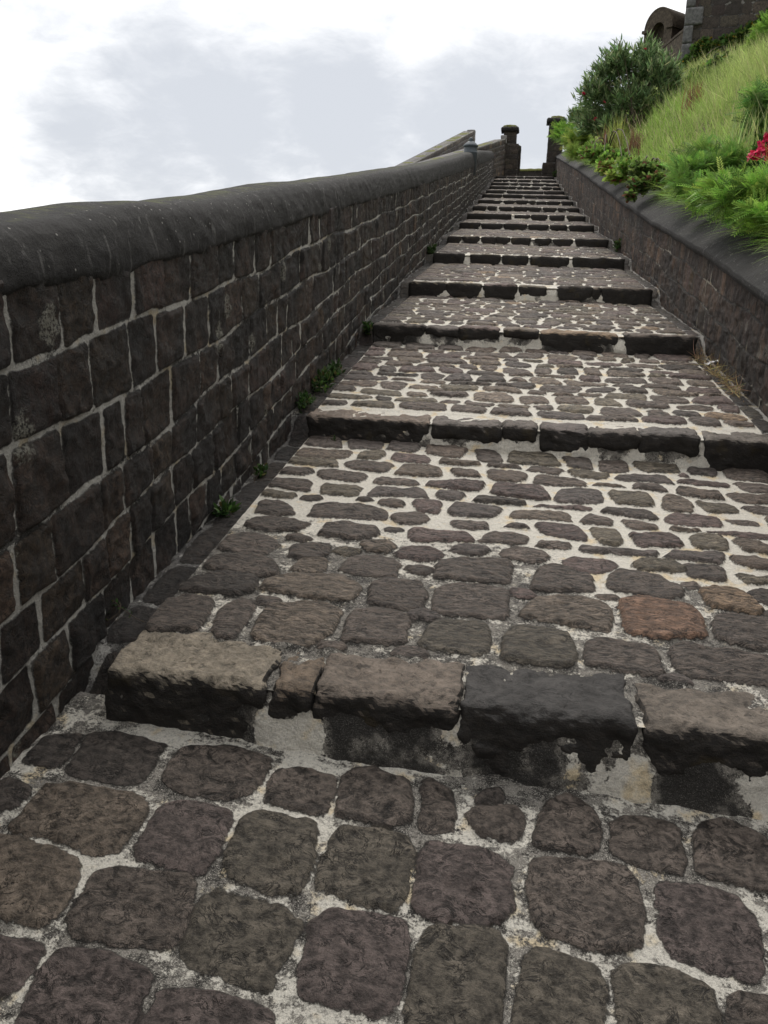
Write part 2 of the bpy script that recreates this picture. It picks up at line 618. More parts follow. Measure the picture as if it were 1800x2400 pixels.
C7 = lambda x, y: (x * .5425, 1700 + y * .5425)
C8 = lambda x, y: (900 + x * .5425, 1700 + y * .5425)
C5 = lambda x, y: (x * .5425, 1000 + y * .5425)
C6 = lambda x, y: (900 + x * .5425, 1100 + y * .5425)
ID = lambda x, y: (x, y)
BR, PU, OL, DK, TN, RD = (.128, .104, .087), (.122, .096, .087), (.128, .110, .086), (.076, .063, .054), (.27, .19, .125), (.20, .122, .082)
LT = (.172, .138, .107)
PATH_T = [
    (C7, DK, [(290, 190), (390, 30), (560, 40), (715, 90), (610, 245), (480, 250), (330, 215)]),
    (C7, DK, [(110, 165), (190, 50), (360, 30), (290, 150), (240, 175)]),
    (C7, BR, [(700, 230), (800, 95), (1000, 90), (1165, 150), (1150, 220), (1080, 300), (1000, 325), (770, 285)]),
    (C7, BR, [(1140, 335), (1180, 215), (1330, 195), (1450, 230), (1420, 350), (1380, 395), (1290, 370)]),
    (ID, BR, [(790, 1915), (805, 1820), (860, 1805), (950, 1830), (965, 1880), (955, 1930), (905, 1938), (850, 1925)]),
    (C7, LT, [(40, 460), (190, 265), (310, 260), (600, 310), (640, 360), (600, 440), (510, 555), (420, 565), (250, 495)]),
    (C7, PU, [(590, 540), (700, 350), (790, 330), (980, 370), (1000, 400), (930, 570), (860, 640), (600, 580)]),
    (C7, OL, [(965, 620), (1060, 400), (1130, 380), (1350, 430), (1365, 480), (1310, 700), (1270, 740), (1180, 735), (1010, 670)]),
    (ID, OL, [(742, 2085), (780, 1970), (810, 1945), (900, 1945), (955, 1965), (968, 2010), (940, 2110), (920, 2132), (850, 2122), (760, 2090)]),
    (C7, LT, [(-60, 480), (60, 500), (230, 540), (340, 610), (330, 680), (230, 830), (180, 865), (40, 840), (-60, 800)]),
    (C7, BR, [(290, 840), (420, 650), (480, 620), (800, 670), (830, 700), (800, 900), (740, 970), (560, 945), (350, 920)]),
    (C7, OL, [(775, 980), (890, 740), (940, 720), (1190, 790), (1290, 860), (1250, 960), (1180, 1060), (1150, 1140), (1030, 1110), (830, 1040)]),
    (ID, PU, [(710, 2330), (715, 2230), (740, 2160), (775, 2138), (900, 2155), (945, 2170), (955, 2200), (935, 2330), (915, 2375), (880, 2385), (740, 2350)]),
    (C7, PU, [(-80, 920), (100, 925), (190, 960), (150, 1040), (40, 1170), (-80, 1200)]),
    (C7, PU, [(70, 1290), (190, 1040), (260, 980), (430, 980), (560, 1030), (640, 1080), (620, 1160), (560, 1330), (400, 1420), (60, 1400)]),
    (C7, PU, [(630, 1290), (690, 1170), (740, 1145), (960, 1170), (1170, 1260), (1180, 1330), (1150, 1500), (600, 1480)]),
    (C7, DK, [(-60, 380), (-60, 270), (40, 245), (120, 270), (125, 310), (60, 370)]),
    (C8, BR, [(165, 460), (170, 260), (200, 235), (250, 260), (280, 300), (300, 380), (290, 465)]),
    (C8, BR, [(365, 400), (410, 360), (560, 350), (600, 400), (590, 470), (540, 505), (420, 470)]),
    (C8, DK, [(405, 335), (440, 285), (500, 275), (520, 320), (480, 338)]),
    (C8, BR, [(660, 510), (680, 380), (730, 320), (800, 310), (880, 350), (920, 410), (915, 540), (860, 555), (700, 530)]),
    (C8, BR, [(990, 560), (990, 430), (1060, 405), (1240, 420), (1275, 460), (1300, 600), (1280, 650), (1080, 600)]),
    (C8, BR, [(1350, 640), (1340, 480), (1390, 430), (1480, 420), (1640, 480), (1680, 560), (1720, 700), (1640, 730), (1500, 690), (1390, 660)]),
    (C8, PU, [(135, 790), (150, 620), (190, 500), (260, 510), (500, 570), (545, 620), (555, 790), (500, 850), (370, 860), (180, 830)]),
    (C8, BR, [(640, 850), (620, 680), (650, 590), (700, 580), (1020, 610), (1085, 660), (1115, 850), (1100, 960), (1010, 985), (760, 930), (700, 900)]),
    (C8, PU, [(1195, 900), (1180, 720), (1210, 690), (1340, 690), (1520, 740), (1590, 830), (1630, 1060), (1600, 1110), (1480, 1090), (1260, 1000)]),
    (C8, BR, [(1690, 760), (1900, 830), (1900, 1100), (1720, 1060)]),
    (C8, OL, [(100, 1290), (150, 960), (190, 890), (260, 875), (490, 890), (515, 950), (520, 1130), (480, 1330), (440, 1420), (100, 1420)]),
    (C8, OL, [(570, 1250), (600, 1000), (640, 970), (740, 985), (900, 1050), (945, 1110), (950, 1290), (930, 1420), (570, 1420)]),
    (C8, OL, [(1010, 1250), (1000, 1070), (1040, 1040), (1150, 1040), (1340, 1100), (1420, 1150), (1440, 1280), (1450, 1420), (1010, 1400)]),
    (C8, BR, [(1500, 1300), (1490, 1190), (1530, 1165), (1750, 1210), (1800, 1400), (1500, 1420)]),
]
T1 = [
    (C5, BR, [(620, 880), (680, 760), (800, 730), (920, 745), (890, 820), (840, 880)]),
    (C5, BR, [(920, 880), (960, 780), (1050, 740), (1100, 755), (1080, 820), (1010, 905), (950, 910)]),
    (C5, LT, [(1085, 900), (1140, 790), (1220, 765), (1410, 760), (1470, 800), (1430, 890), (1340, 945), (1200, 955)]),
    (ID, BR, [(797, 1500), (830, 1430), (880, 1425), (955, 1445), (960, 1470), (945, 1513), (880, 1510)]),
    (C6, OL, [(150, 770), (200, 680), (260, 655), (430, 670), (455, 710), (440, 800), (390, 810)]),
    (C6, OL, [(510, 830), (530, 720), (560, 690), (790, 720), (825, 770), (815, 855), (640, 850)]),
    (C6, BR, [(875, 850), (870, 760), (930, 745), (1130, 775), (1170, 800), (1205, 900), (1080, 890)]),
    (C6, BR, [(1250, 860), (1240, 780), (1290, 760), (1600, 810), (1750, 850), (1780, 960), (1659, 945), (1330, 905)]),
    (C5, DK, [(760, 695), (880, 645), (1000, 630), (1115, 650), (1090, 700), (1030, 725), (900, 715)]),
    (C5, LT, [(1125, 700), (1170, 650), (1450, 640), (1540, 670), (1555, 700), (1520, 755), (1300, 735)]),
    (ID, BR, [(865, 1415), (870, 1370), (910, 1355), (985, 1365), (1003, 1390), (990, 1430), (930, 1432)]),
    (C6, BR, [(215, 620), (225, 520), (280, 495), (500, 520), (540, 540), (525, 655), (400, 645)]),
    (C6, LT, [(585, 640), (640, 570), (800, 555), (940, 580), (985, 620), (975, 710), (820, 690)]),
    (C6, RD, [(1050, 720), (1010, 580), (1080, 560), (1300, 590), (1360, 620), (1395, 730), (1200, 745)]),
    (C6, BR, [(1440, 740), (1420, 650), (1480, 630), (1750, 680), (1800, 790), (1600, 790)]),
    (C6, BR, [(210, 470), (230, 400), (330, 385), (540, 390), (570, 430), (540, 500), (380, 490)]),
    (C6, BR, [(630, 530), (650, 440), (720, 410), (900, 470), (915, 540)]),
    (C6, BR, [(965, 530), (960, 460), (1010, 440), (1180, 460), (1290, 520), (1300, 560), (1200, 570)]),
    (C6, TN, [(1400, 600), (1355, 530), (1420, 515), (1560, 540), (1640, 620), (1600, 640)]),
    (C5, BR, [(870, 610), (930, 560), (1050, 545), (1150, 570), (1205, 600), (1200, 645), (1100, 650)]),
    (C5, LT, [(1255, 620), (1290, 575), (1350, 565), (1415, 575), (1405, 625), (1330, 632)]),
    (C5, BR, [(1455, 625), (1490, 575), (1560, 555), (1700, 565), (1735, 605), (1700, 650), (1560, 640)]),
    (C5, BR, [(935, 530), (980, 470), (1080, 455), (1180, 470), (1215, 510), (1150, 555), (1030, 540)]),
    (C5, BR, [(1235, 560), (1260, 510), (1330, 500), (1430, 510), (1420, 560), (1330, 580)]),
    (C5, BR, [(1360, 470), (1400, 425), (1500, 420), (1640, 440), (1655, 470), (1560, 490), (1420, 485)]),
    (C5, BR, [(1040, 435), (1090, 400), (1240, 400), (1350, 420), (1300, 455), (1150, 455)]),
    (C5, BR, [(1320, 390), (1350, 335), (1600, 340), (1680, 370), (1680, 410), (1500, 405)]),
    (C5, BR, [(1090, 375), (1120, 325), (1210, 325), (1275, 350), (1270, 385), (1180, 390)]),
]


def traced(lst, z0, sx, sy, y0, tscale=1.0):
    out = []
    for f, c, P in lst:
        Q = np.array([at_plane(*f(*p), z0, sx, sy, y0)[:2] for p in P])
        out.append((chaikin(Q, 2, .10), np.array(c) * tscale * random.uniform(.92, 1.08), random.uniform(.8, 1.2), random.random() * 97))
    return out


def cobble_sheet(us, vs, stones, zfun, amp, rough, seed, wht, grow=0.0, flat_front=None):
    """heightfield of set stones; returns verts + attrs"""
    # warp the lookup so no outline is geometrically clean
    U, V = np.meshgrid(us, vs, indexing='ij')
    sd, tint, hm, sid = stone_field(us, vs, stones)
    sd = sd + (grow(V) if callable(grow) else grow) + .012 * fbm(U * 24, V * 24, 0, 4, seed) + .009 * vnoise(U * 9, V * 9, 3.3, seed + 5)
    prof = .88 * sstep(-.008, .015, sd) + .12 * sstep(0, .09, sd)
    r = fbm(U * 16, V * 22, sid, 4, seed + 1, .55)
    rid = -np.abs(fbm(U * 11 + sid, V * 17, sid, 3, seed + 9))
    tilt = .012 * (vnoise(sid, 0, 1.5) * (U - U.mean()) * 0 + vnoise(sid * 3.1, 2, 0))
    h = prof * (amp * hm + rough * r + rough * 1.3 * rid + tilt) + (1 - prof) * (.004 * fbm(U * 30, V * 30, 7, 3, seed + 2) - .002)
    if flat_front is not None:
        h = h - .006 * (1 - sstep(flat_front - .02, flat_front + .01, V))
        sd = np.where(V < flat_front - .01, np.minimum(sd, -.03), sd)
    Z = zfun(U, V) + h + .008 * fbm(U * 2.3, V * 2.3, 1, 2, seed + 3)
    VV = np.stack([U, V, Z], -1).reshape(-1, 3)
    return VV, dict(sd=sd.ravel(), tint=tint.reshape(-1, 3), wht=wht(U, V).ravel(), sid=sid.ravel())


# ---- bottom path
pz = lambda U, V: tread_z(-1, U, V)
st_path = traced(PATH_T, SB[0], LAT0, .10, SY[0])
av = [s[0] for s in st_path]
st_path += fill_rows(-1.34, 1.62, -2.5, 2.22, .19, (.14, .26), .032, .75, 0, av)
st_path += fill_rows(-1.35, -1.05, 1.3, 2.24, .11, (.09, .16), .02, .6, 0, [s[0] for s in st_path])
us = np.arange(-1.36, 1.66, .0065)
vs = np.concatenate([np.arange(-2.6, .35, .03), np.arange(.35, 2.36, .0065)])
wn = lambda U, V: .52 + 1.2 * fbm(U * 4, V * 4, .5, 4, 21) + .05 * sstep(1.9, 2.2, V) * (U > -.6) - .35 * (1 - sstep(-1.25, -.95, U))
Vp, A = cobble_sheet(us, vs, st_path, pz, .017, .015, 31, wn, .010)
path = mesh_np('cobblestone_path', Vp, [grid_faces(len(us), len(vs))], M_PATH, None, A)
tag(path, 'worn square dark cobbles with crumbling pale mortar at the foot of the steps', 'path', kind='structure')

# ---- stairway
stair = empty('stone_stairway', (0.1, SY[0], SB[0]), 'long flight of shallow cobbled steps with whitewashed joints climbing between two dark walls', 'stairs')

EDGES = {  # (left end, right end, [(start, end, share of the riser height, tint)])
    0: (255, 1895, [(255, 613, 1.0, (.22, .188, .145)), (640, 722, .62, (.15, .115, .085)), (742, 1066, .70, (.165, .135, .11)), (1086, 1484, 1.0, (.062, .058, .055)), (1520, 1895, .88, (.145, .122, .10)), (1925, 2170, 1, (.13, .11, .09)), (2195, 2480, 1, (.15, .125, .10))]),
    1: (727, 1860, [(727, 1001, 1, (.19, .15, .12)), (1017, 1166, .62, (.15, .13, .115)), (1185, 1250, .5, (.14, .12, .105)), (1274, 1372, .8, (.13, .11, .10)), (1388, 1494, .55, (.14, .12, .105)), (1505, 1635, .6, (.13, .115, .105)), (1662, 1860, 1, (.16, .14, .12))]),
    2: (882, 1632, [(882, 1000, 1, None), (1012, 1085, .45, None), (1095, 1180, .6, None), (1200, 1270, .4, None), (1286, 1456, 1, None), (1481, 1632, 1, None)]),
    3: (961, 1524, [(961, 1044, 1, None), (1050, 1128, .9, None), (1140, 1212, .9, None), (1222, 1282, .75, None), (1316, 1388, .95, None), (1394, 1408, .9, None), (1414, 1524, 1, None)]),
    4: (330, 1553, [(330, 525, 1, None), (575, 762, .95, None), (785, 940, 1, None), (968, 1205, 1, None), (1245, 1553, 1, None)]),
    5: (415, 1448, [(415, 500, 1, None), (515, 615, 1, None), (640, 722, 1, None), (735, 820, 1, None), (835, 950, 1, None), (990, 1085, .9, None), (1105, 1222, .95, None), (1252, 1448, 1, None)]),
    6: (490, 1352, [(490, 615, 1, None), (630, 765, 1, None), (777, 922, 1, None), (940, 1060, 1, None), (1080, 1180, .9, None), (1203, 1352, 1, None)]),
    7: (540, 1292, [(540, 820, 1, None), (850, 940, .8, None), (955, 1050, 1, None), (1072, 1160, 1, None), (1182, 1292, 1, None)]),
    8: (570, 1250, [(570, 655, 1, None), (668, 720, 1, None), (742, 825, 1, None), (835, 923, 1, None), (930, 1007, 1, None), (1022, 1105, 1, None), (1118, 1172, 1, None), (1180, 1250, 1, None)]),
    9: (280, 1190, [(280, 510, 1, None), (525, 638, 1, None), (650, 757, 1, None), (768, 832, 1, None), (850, 936, 1, None), (950, 1066, 1, None), (1085, 1190, 1, None)]),
    10: (330, 1168, [(330, 518, 1, None), (530, 722, 1, None), (735, 862, 1, None), (870, 1168, 1, None)]),
    11: (375, 1120, [(375, 560, 1, None), (572, 652, 1, None), (665, 922, 1, None), (932, 1120, 1, None)]),
    12: (430, 1103, [(430, 600, 1, None), (612, 676, 1, None), (686, 742, 1, None), (762, 912, 1, None), (924, 1027, 1, None), (1036, 1103, 1, None)]),
    13: (435, 1085, [(435, 600, 1, None), (610, 692, 1, None), (704, 826, 1, None), (834, 940, 1, None), (946, 1085, 1, None)]),
    14: (468, 1065, [(468, 540, 1, None), (550, 612, 1, None), (622, 692, 1, None), (704, 830, 1, None), (840, 912, 1, None), (924, 1065, 1, None)]),
    15: (492, 1050, [(492, 590, 1, None), (598, 690, 1, None), (698, 756, 1, None), (776, 858, 1, None), (866, 940, 1, None), (948, 1050, 1, None)]),
}


def rough_block(name, lo, hi, lat, res, rad, amp, seed, mat, parent, tint, shear=0.0):
    """a quarried stone: rounded, lumpy box between lo and hi"""
    lo, hi = np.array(lo, float), np.array(hi, float)
    half, cen = (hi - lo) / 2, (hi + lo) / 2
    rv = np.minimum(np.array([rad * .35, rad, rad]), half * .85)
    n = [max(2, int(math.ceil(2 * half[i] / res))) for i in range(3)]
    vid = {}

    def vert(i, j, k):
        key = (i, j, k)
        if key not in vid:
            vid[key] = len(vid)
        return vid[key]
    faces = []
    for ax in range(3):
        a, b = (ax + 1) % 3, (ax + 2) % 3
        for side in (0, n[ax]):
            for p in range(n[a]):
                for q in range(n[b]):
                    idx = []
                    for (dp, dq) in ((0, 0), (1, 0), (1, 1), (0, 1)):
                        t = [0, 0, 0]
                        t[ax], t[a], t[b] = side, p + dp, q + dq
                        idx.append(vert(*t))
                    faces.append(idx if side else idx[::-1])
    K = np.array(list(vid.keys()), float)
    Pn = (K / np.array(n) * 2 - 1) * half
    q = np.clip(Pn, -(half - rv), half - rv)
    d = (Pn - q) / rv
    L = np.linalg.norm(d, axis=1, keepdims=True)
    nrm = np.where(L > 1e-9, d / np.maximum(L, 1e-9), 0)
    P = np.where(L > 1e-9, q + nrm * rv, Pn)
    nrm = nrm / rv
    nrm = nrm / np.maximum(np.linalg.norm(nrm, axis=1, keepdims=True), 1e-9)
    W = P + cen
    disp = amp * (.8 * fbm(W[:, 0] * 5, W[:, 1] * 5, W[:, 2] * 6, 2, seed) + .7 * fbm(W[:, 0] * 16, W[:, 1] * 16, W[:, 2] * 20, 4, seed + 3, .6)
                  + .25 - 1.1 * np.abs(fbm(W[:, 0] * 7 + 3, W[:, 1] * 9, W[:, 2] * 11, 4, seed + 7, .6)))
    P = P + nrm * disp[:, None]
    # uneven ends
    P[:, 0] += .012 * vnoise(W[:, 1] * 9, W[:, 2] * 9, seed) * (np.abs(P[:, 0]) > half[0] * .6)
    W = P + cen
    W[:, 2] += lat * (W[:, 0] - cen[0])
    return mesh_np(name, W, [np.array(faces)], mat, parent, dict(tint=np.tile(tint, (len(W), 1))))


for k in range(NST):
    y0, yn = SY[k], (SY[k + 1] if k < NST - 1 else 45.6)
    dist = y0
    res = max(.0075, .0021 * dist)
    edge_d = .30 if k == 0 else .24
    rh, sw, gap = (.185, (.17, .36), .040) if k == 0 else ((.19, (.15, .36), .040) if k < 3 else (.20, (.18, .42), .034))
    stones = []
    if k == 0:
        stones = traced(T1, ST[0], -.017, (SB[1] - ST[0]) / (SY[1] - SY[0]), SY[0])
        av = [s[0] for s in stones]
        stones += fill_rows(XL, XR, 2.62, yn + .02, rh, sw, gap, 1.4, .01, av)
        stones += fill_holes(XL, XR, y0 + .24, yn, stones, 160, .022, 1.3)
        whf = lambda U, V: .34 + 1.05 * sstep(3.0, 3.75, V + .18 * U + .5 * fbm(U * 2, V * 2, .3, 2, 5)) + .6 * fbm(U * 4, V * 4, .5, 3, 23)
    else:
        stones = fill_rows(XL, XR, y0 + edge_d + .015, yn + .02, rh, sw, gap, 1.6 if k < 9 else 1.3, .02)
        stones += fill_holes(XL, XR, y0 + edge_d, yn, stones, 60, .022, 1.5)
        whf = lambda U, V, k=k: (1.25 if k < 3 else .95 if k < 6 else .7) + .5 * fbm(U * 4, V * 4, .5, 3, 23)
    us = np.arange(XL, XR + res * .5, res)
    vs = np.arange(y0 + .01, yn + .10, max(.0075, res * .8 if k < 6 else res))
    Vt, A = cobble_sheet(us, vs, stones, lambda U, V: tread_z(k, U, V), .022, .011, 40 + k, whf, (lambda V: .008 - .013 * sstep(2.9, 3.6, V)) if k == 0 else -.003, flat_front=y0 + edge_d if k else y0 + edge_d - .04)
    F1 = grid_faces(len(us), len(vs))
    # riser plaster behind the edge stones
    xl, xr, segs = EDGES[k]
    tox = lambda s: XL + (s - xl) / (xr - xl) * (XR - XL)
    if k == 0:
        tox = lambda s: at_y(s, 1580 + (s - 255) * .1036, SY[0])[0]
    if k == 1:
        tox = lambda s: at_y(s, 978 + (s - 727) * .06, SY[1])[0]
    zs = np.linspace(0, 1, max(8, int(.26 / res)))
    Ur, Tr = np.meshgrid(us, zs, indexing='ij')
    zb = tread_z(k - 1, Ur, np.full_like(Ur, y0)) - .03
    zt = tread_z(k, Ur, np.full_like(Ur, y0)) - .012
    Zr = zb + (zt - zb) * Tr
    gaps = [(tox(segs[i][1]) + tox(segs[i + 1][0])) / 2 for i in range(len(segs) - 1)]
    wr = np.full_like(Ur, -.75 if k == 0 else -.25 if k < 4 else -.1)
    for gx in gaps:
        wr = wr + (1.35 if k < 5 else .9) * np.exp(-((Ur - gx - .04 * vnoise(gx * 9, 1, 1)) / (.045 if k > 3 else .06)) ** 2) * (1.15 - .3 * Tr)
    if k == 0:      # two big flaked patches of limewash
        for sx_, sy_, w_ in ((690, 1690, .085), (1450, 1810, .10), (1790, 1850, .06)):
            wr = wr + 1.5 * np.exp(-((Ur - at_y(sx_, sy_, y0)[0]) / w_) ** 2) * (1 - sstep(.45, .85, Tr))
    short = [s for s in segs if s[2] < .85]
    for s in short:
        m = sstep(tox(s[0]) - .05, tox(s[0]) + .02, Ur) * (1 - sstep(tox(s[1]) - .02, tox(s[1]) + .05, Ur))
        wr = wr + m * (.35 if k == 0 else .95) * (1 - sstep(.3, .75, Tr))
    wr = wr + 2.3 * fbm(Ur * 7, Zr * 7, .5, 5, 61 + k, .6)
    msh = 0 * Ur
    for q_ in short:
        msh = np.maximum(msh, sstep(tox(q_[0]) - .05, tox(q_[0]) + .02, Ur) * (1 - sstep(tox(q_[1]) - .02, tox(q_[1]) + .05, Ur)))
    for gx in gaps:
        msh = np.maximum(msh, np.exp(-((Ur - gx) / .07) ** 2))
    if k == 0:
        msh = np.maximum(msh, .75 * sstep(.05, .15, Ur))
    bulge = (.062 if k == 0 else .045) * (1 - Tr) ** 1.1 * (.15 + .85 * msh) + .020 * fbm(Ur * 9, Zr * 11, 1, 5, 71 + k, .6)
    Yr = y0 - .004 + .04 * Tr ** 6 - bulge
    Vr = np.stack([Ur, Yr, Zr], -1).reshape(-1, 3)
    nb = len(Vt)
    VV = np.concatenate([Vt, Vr])
    AA = dict(sd=np.concatenate([A['sd'], np.full(len(Vr), -.05)]), tint=np.concatenate([A['tint'], np.full((len(Vr), 3), .05)]),
              wht=np.concatenate([A['wht'], wr.ravel()]), sid=np.concatenate([A['sid'], np.zeros(len(Vr))]))
    step = mesh_np('step', VV, [F1, grid_faces(len(us), len(zs), nb, True)], M_TREAD, stair, AA)
    for i, (sa, sb, hf, tnt) in enumerate(segs):
        xa, xb = tox(sa) - (.018 if k else .012), tox(sb) + (.018 if k else .012)
        if tnt is None:
            tnt = pick_tint(1.15, .05)
        xm = (xa + xb) / 2
        ztop = float(tread_z(k, np.array(xm), np.array(y0))) + .012 + random.uniform(-.006, .006)
        zbase = float(tread_z(k - 1, np.array(xm), np.array(y0))) - .02
        zlo = ztop - (ztop - zbase) * hf - (.03 if hf >= .99 else 0)
        slope = (SB[k + 1] - ST[k]) / (SY[k + 1] - SY[k]) if k < NST - 1 else .1
        prot = .022 + random.uniform(-.008, .010)
        lat = (LAT0 if k == 0 else -.012)
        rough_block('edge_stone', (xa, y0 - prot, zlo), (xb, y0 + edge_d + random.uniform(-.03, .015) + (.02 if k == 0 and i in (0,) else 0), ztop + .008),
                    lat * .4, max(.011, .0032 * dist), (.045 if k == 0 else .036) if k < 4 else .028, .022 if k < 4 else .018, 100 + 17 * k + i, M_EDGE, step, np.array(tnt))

# ---- gutters
for side, (xa, xb) in enumerate(((WLX - .02, XL), (XR, WRX + .02))):
    stones = []
    y = -2.5
    while y < 45.4:
        h = random.uniform(.2, .42)
        g = .02
        P = np.array([(xa + .035 + random.uniform(0, .02), y + g / 2), (xb - .012, y + g / 2 + random.uniform(-.02, .02)), (xb - .012, y + h - g / 2 + random.uniform(-.02, .02)), (xa + .035 + random.uniform(0, .02), y + h - g / 2)])
        if side: P[:, 0] = xa + xb - P[:, 0]
        stones.append((chaikin(P, 2, .16), pick_tint(.42 if side == 0 else .6, 0), 1, random.random() * 97))
        y += h
    us = np.linspace(xa, xb, 24)
    vs = np.concatenate([np.arange(-2.6, 1, .05)] + [np.arange(max(1, a), b, max(.01, .0028 * a)) for a, b in ((1, 3), (3, 6), (6, 12), (12, 24), (24, 45.6))])
    Vg, A = cobble_sheet(us, vs, stones, lambda U, V: gutter_z(V) + (LAT0 * U * (V < SY[0]) if True else 0), .008, .012, 80 + side,
                         lambda U, V: .30 + .25 * side + .6 * fbm(U * 5, V * 3, .4, 3, 87))
    mesh_np('gutter', Vg, [grid_faces(len(us), len(vs))], M_GUTTER, stair, A)

# ------------------------------------------------------------------ left parapet wall
ZT_Y = [-3, 2.12, 2.41, 2.92, 3.51, 4.43, 5.43, 8.86, 13, 21, 30, 45.2]
ZT_Z = [.84, 1.585, 1.61, 1.655, 1.735, 1.865, 2.015, 2.49, 3.08, 4.26, 5.62, 7.95]
SIL = [(0, 506), (84, 494), (169, 477), (245, 468), (338, 467), (464, 461), (549, 443), (633, 429), (717, 424), (802, 409), (886, 397), (962, 387), (1040, 371), (1085, 358), (1120, 352), (1172, 338)]
AP = np.array([at_x(px, py, -1.56)[1:] for px, py in SIL])
AP = AP[AP[:, 0] < 36]
AP[:, 1] = AP[:, 1]
AP = np.concatenate([[(-3, 1.10)], AP, [(45.2, 8.27)]])


def zt_l(Y): return np.interp(Y, ZT_Y, ZT_Z)


def za_l(Y):
    # smoothed apex line
    s = 0
    for d in (-.08, -.04, 0, .04, .08):
        s = s + np.interp(Y * (1 + d * .5) if np.ndim(Y) == 0 else np.asarray(Y) + d * np.maximum(np.asarray(Y), 1) * .35, AP[:, 0], AP[:, 1])
    return np.maximum(s / 5, zt_l(Y) + .16)


def y_axis(y0, y1, near, k, dmin):
    ys = [y0]
    while ys[-1] < y1:
        y = ys[-1]
        d = max(dmin, k * abs(y)) if y > near else .03
        ys.append(y + d)
    ys[-1] = y1
    return np.array(ys)


def course_wall(xface, sgn, y0, y1, zb, ztp, fr, joints, wid, gap, tint, seed, dark=1.0, tan=0.0, wht=.5, amp=.014, nrow=130, name='stonework', mat=None, parent=None, below=.15, yk=.004, vwh=.35, vjoint=.6):
    """wall lying in the plane x = xface, stones proud towards sgn"""
    stones = []
    n = len(fr) - 1
    wob = lambda c, y: .012 * math.sin(y * 2.1 + c * 1.7) + .010 * math.sin(y * 5.3 + c * 4.1 + 1) if 0 < c < n else 0

    def lim(c, y):
        t, b = float(ztp(y)), float(zb(y))
        return t - (t - b) * fr[c] + wob(c, y)
    for c in range(n):
        ys = [y0]
        while ys[-1] < y1:
            nx = ys[-1] + random.uniform(*wid)
            jl = joints[c] if joints and c < len(joints) else []
            if jl and ys[-1] < jl[0] <= nx + wid[0]:
                ys += jl
                continue
            ys.append(nx)
        for a, b in zip(ys[:-1], ys[1:]):
            g = gap / 2
            e = lambda s: random.uniform(-s, s)
            l1, l2, r1, r2 = e(.012), e(.012), e(.012), e(.012)
            m = (a + b) / 2
            P = np.array([(a + g + l1, lim(c + 1, a) + g), (m, lim(c + 1, m) + g + e(.008)), (b - g + r1, lim(c + 1, b) + g), (b - g + r2, lim(c, b) - g), (m, lim(c, m) - g + e(.008)), (a + g + l2, lim(c, a) - g)])
            tt = pick_tint(dark, tan, .42) * (1.18, .97, .87)
            stones.append((chaikin(P, 2, .07), tt, random.uniform(.6, 1.5), random.random() * 97))
    us = y_axis(y0, y1, 1.4, yk, .0075)
    # per-row skewed sampling: v is a height fraction, stones tested in metric space in slabs
    fv = np.linspace(-below, 1.0, nrow)
    U = np.repeat(us[:, None], nrow, 1)
    B, T = zb(us)[:, None], ztp(us)[:, None]
    Zm = B + (T - B) * fv[None, :]
    sd = np.full(U.shape, -.05)
    tint_a = np.zeros(U.shape + (3,)) + .05
    hm = np.ones(U.shape)
    sid = np.zeros(U.shape)
    for P, c, h, s in stones:
        lo, hi = P.min(0) - .05, P.max(0) + .05
        i0, i1 = np.searchsorted(us, lo[0]), np.searchsorted(us, hi[0])
        if i1 <= i0: continue
        zz = Zm[i0:i1]
        jj = np.where(((zz > lo[1]) & (zz < hi[1])).any(0))[0]
        if len(jj) == 0: continue
        j0, j1 = jj[0], jj[-1] + 1
        uu, zz = U[i0:i1, j0:j1], Zm[i0:i1, j0:j1]
        d = poly_sdf(P, uu.ravel(), zz.ravel()).reshape(uu.shape)
        sub = sd[i0:i1, j0:j1]
        m = d > sub
        sub[m] = d[m]
        tint_a[i0:i1, j0:j1][m] = c
        hm[i0:i1, j0:j1][m] = h
        sid[i0:i1, j0:j1][m] = s
    sd = sd + .004 * fbm(U * 30, Zm * 30, 0, 3, seed) + .004 * vnoise(U * 9, Zm * 9, 3.3, seed + 5)
    prof = sstep(-.005, .011, sd)
    r = fbm(U * 14, Zm * 14, sid, 4, seed + 1, .58)
    rid = -np.abs(fbm(U * 8 + sid, Zm * 9, sid, 3, seed + 9))
    ridge = .007 * np.exp(-((sd + .012) / .009) ** 2)
    h = prof * (amp * hm + .017 * r + .022 * rid) + (1 - prof) * .003 * fbm(U * 30, Zm * 30, 7, 3, seed + 2) + ridge * (1 - prof)
    h = h + .015 * fbm(U * .9, Zm * .9, 2, 2, seed + 8)
    V = np.stack([xface + sgn * h, U, Zm], -1).reshape(-1, 3)
    # joints: some lengths of pointing stayed pale, others are black with algae
    w = wht + 1.9 * fbm(U * 2.3, Zm * 3.2, .4, 3, seed + 30) + vwh * fbm(U * 9, Zm * 9, .9, 3, seed + 31)
    gu, gz = np.abs(np.gradient(sd, us, axis=0)), np.abs(np.gradient(sd, axis=1)) / np.maximum(np.gradient(Zm, axis=1), 1e-4)
    w = w + vjoint * (gu / (gu + gz + 1e-6) - .35)
    A = dict(sd=sd.ravel(), tint=tint_a.reshape(-1, 3), wht=w.ravel(), sid=sid.ravel())
    return mesh_np(name, V, [grid_faces(len(us), nrow, 0, sgn < 0)], mat, parent, A)


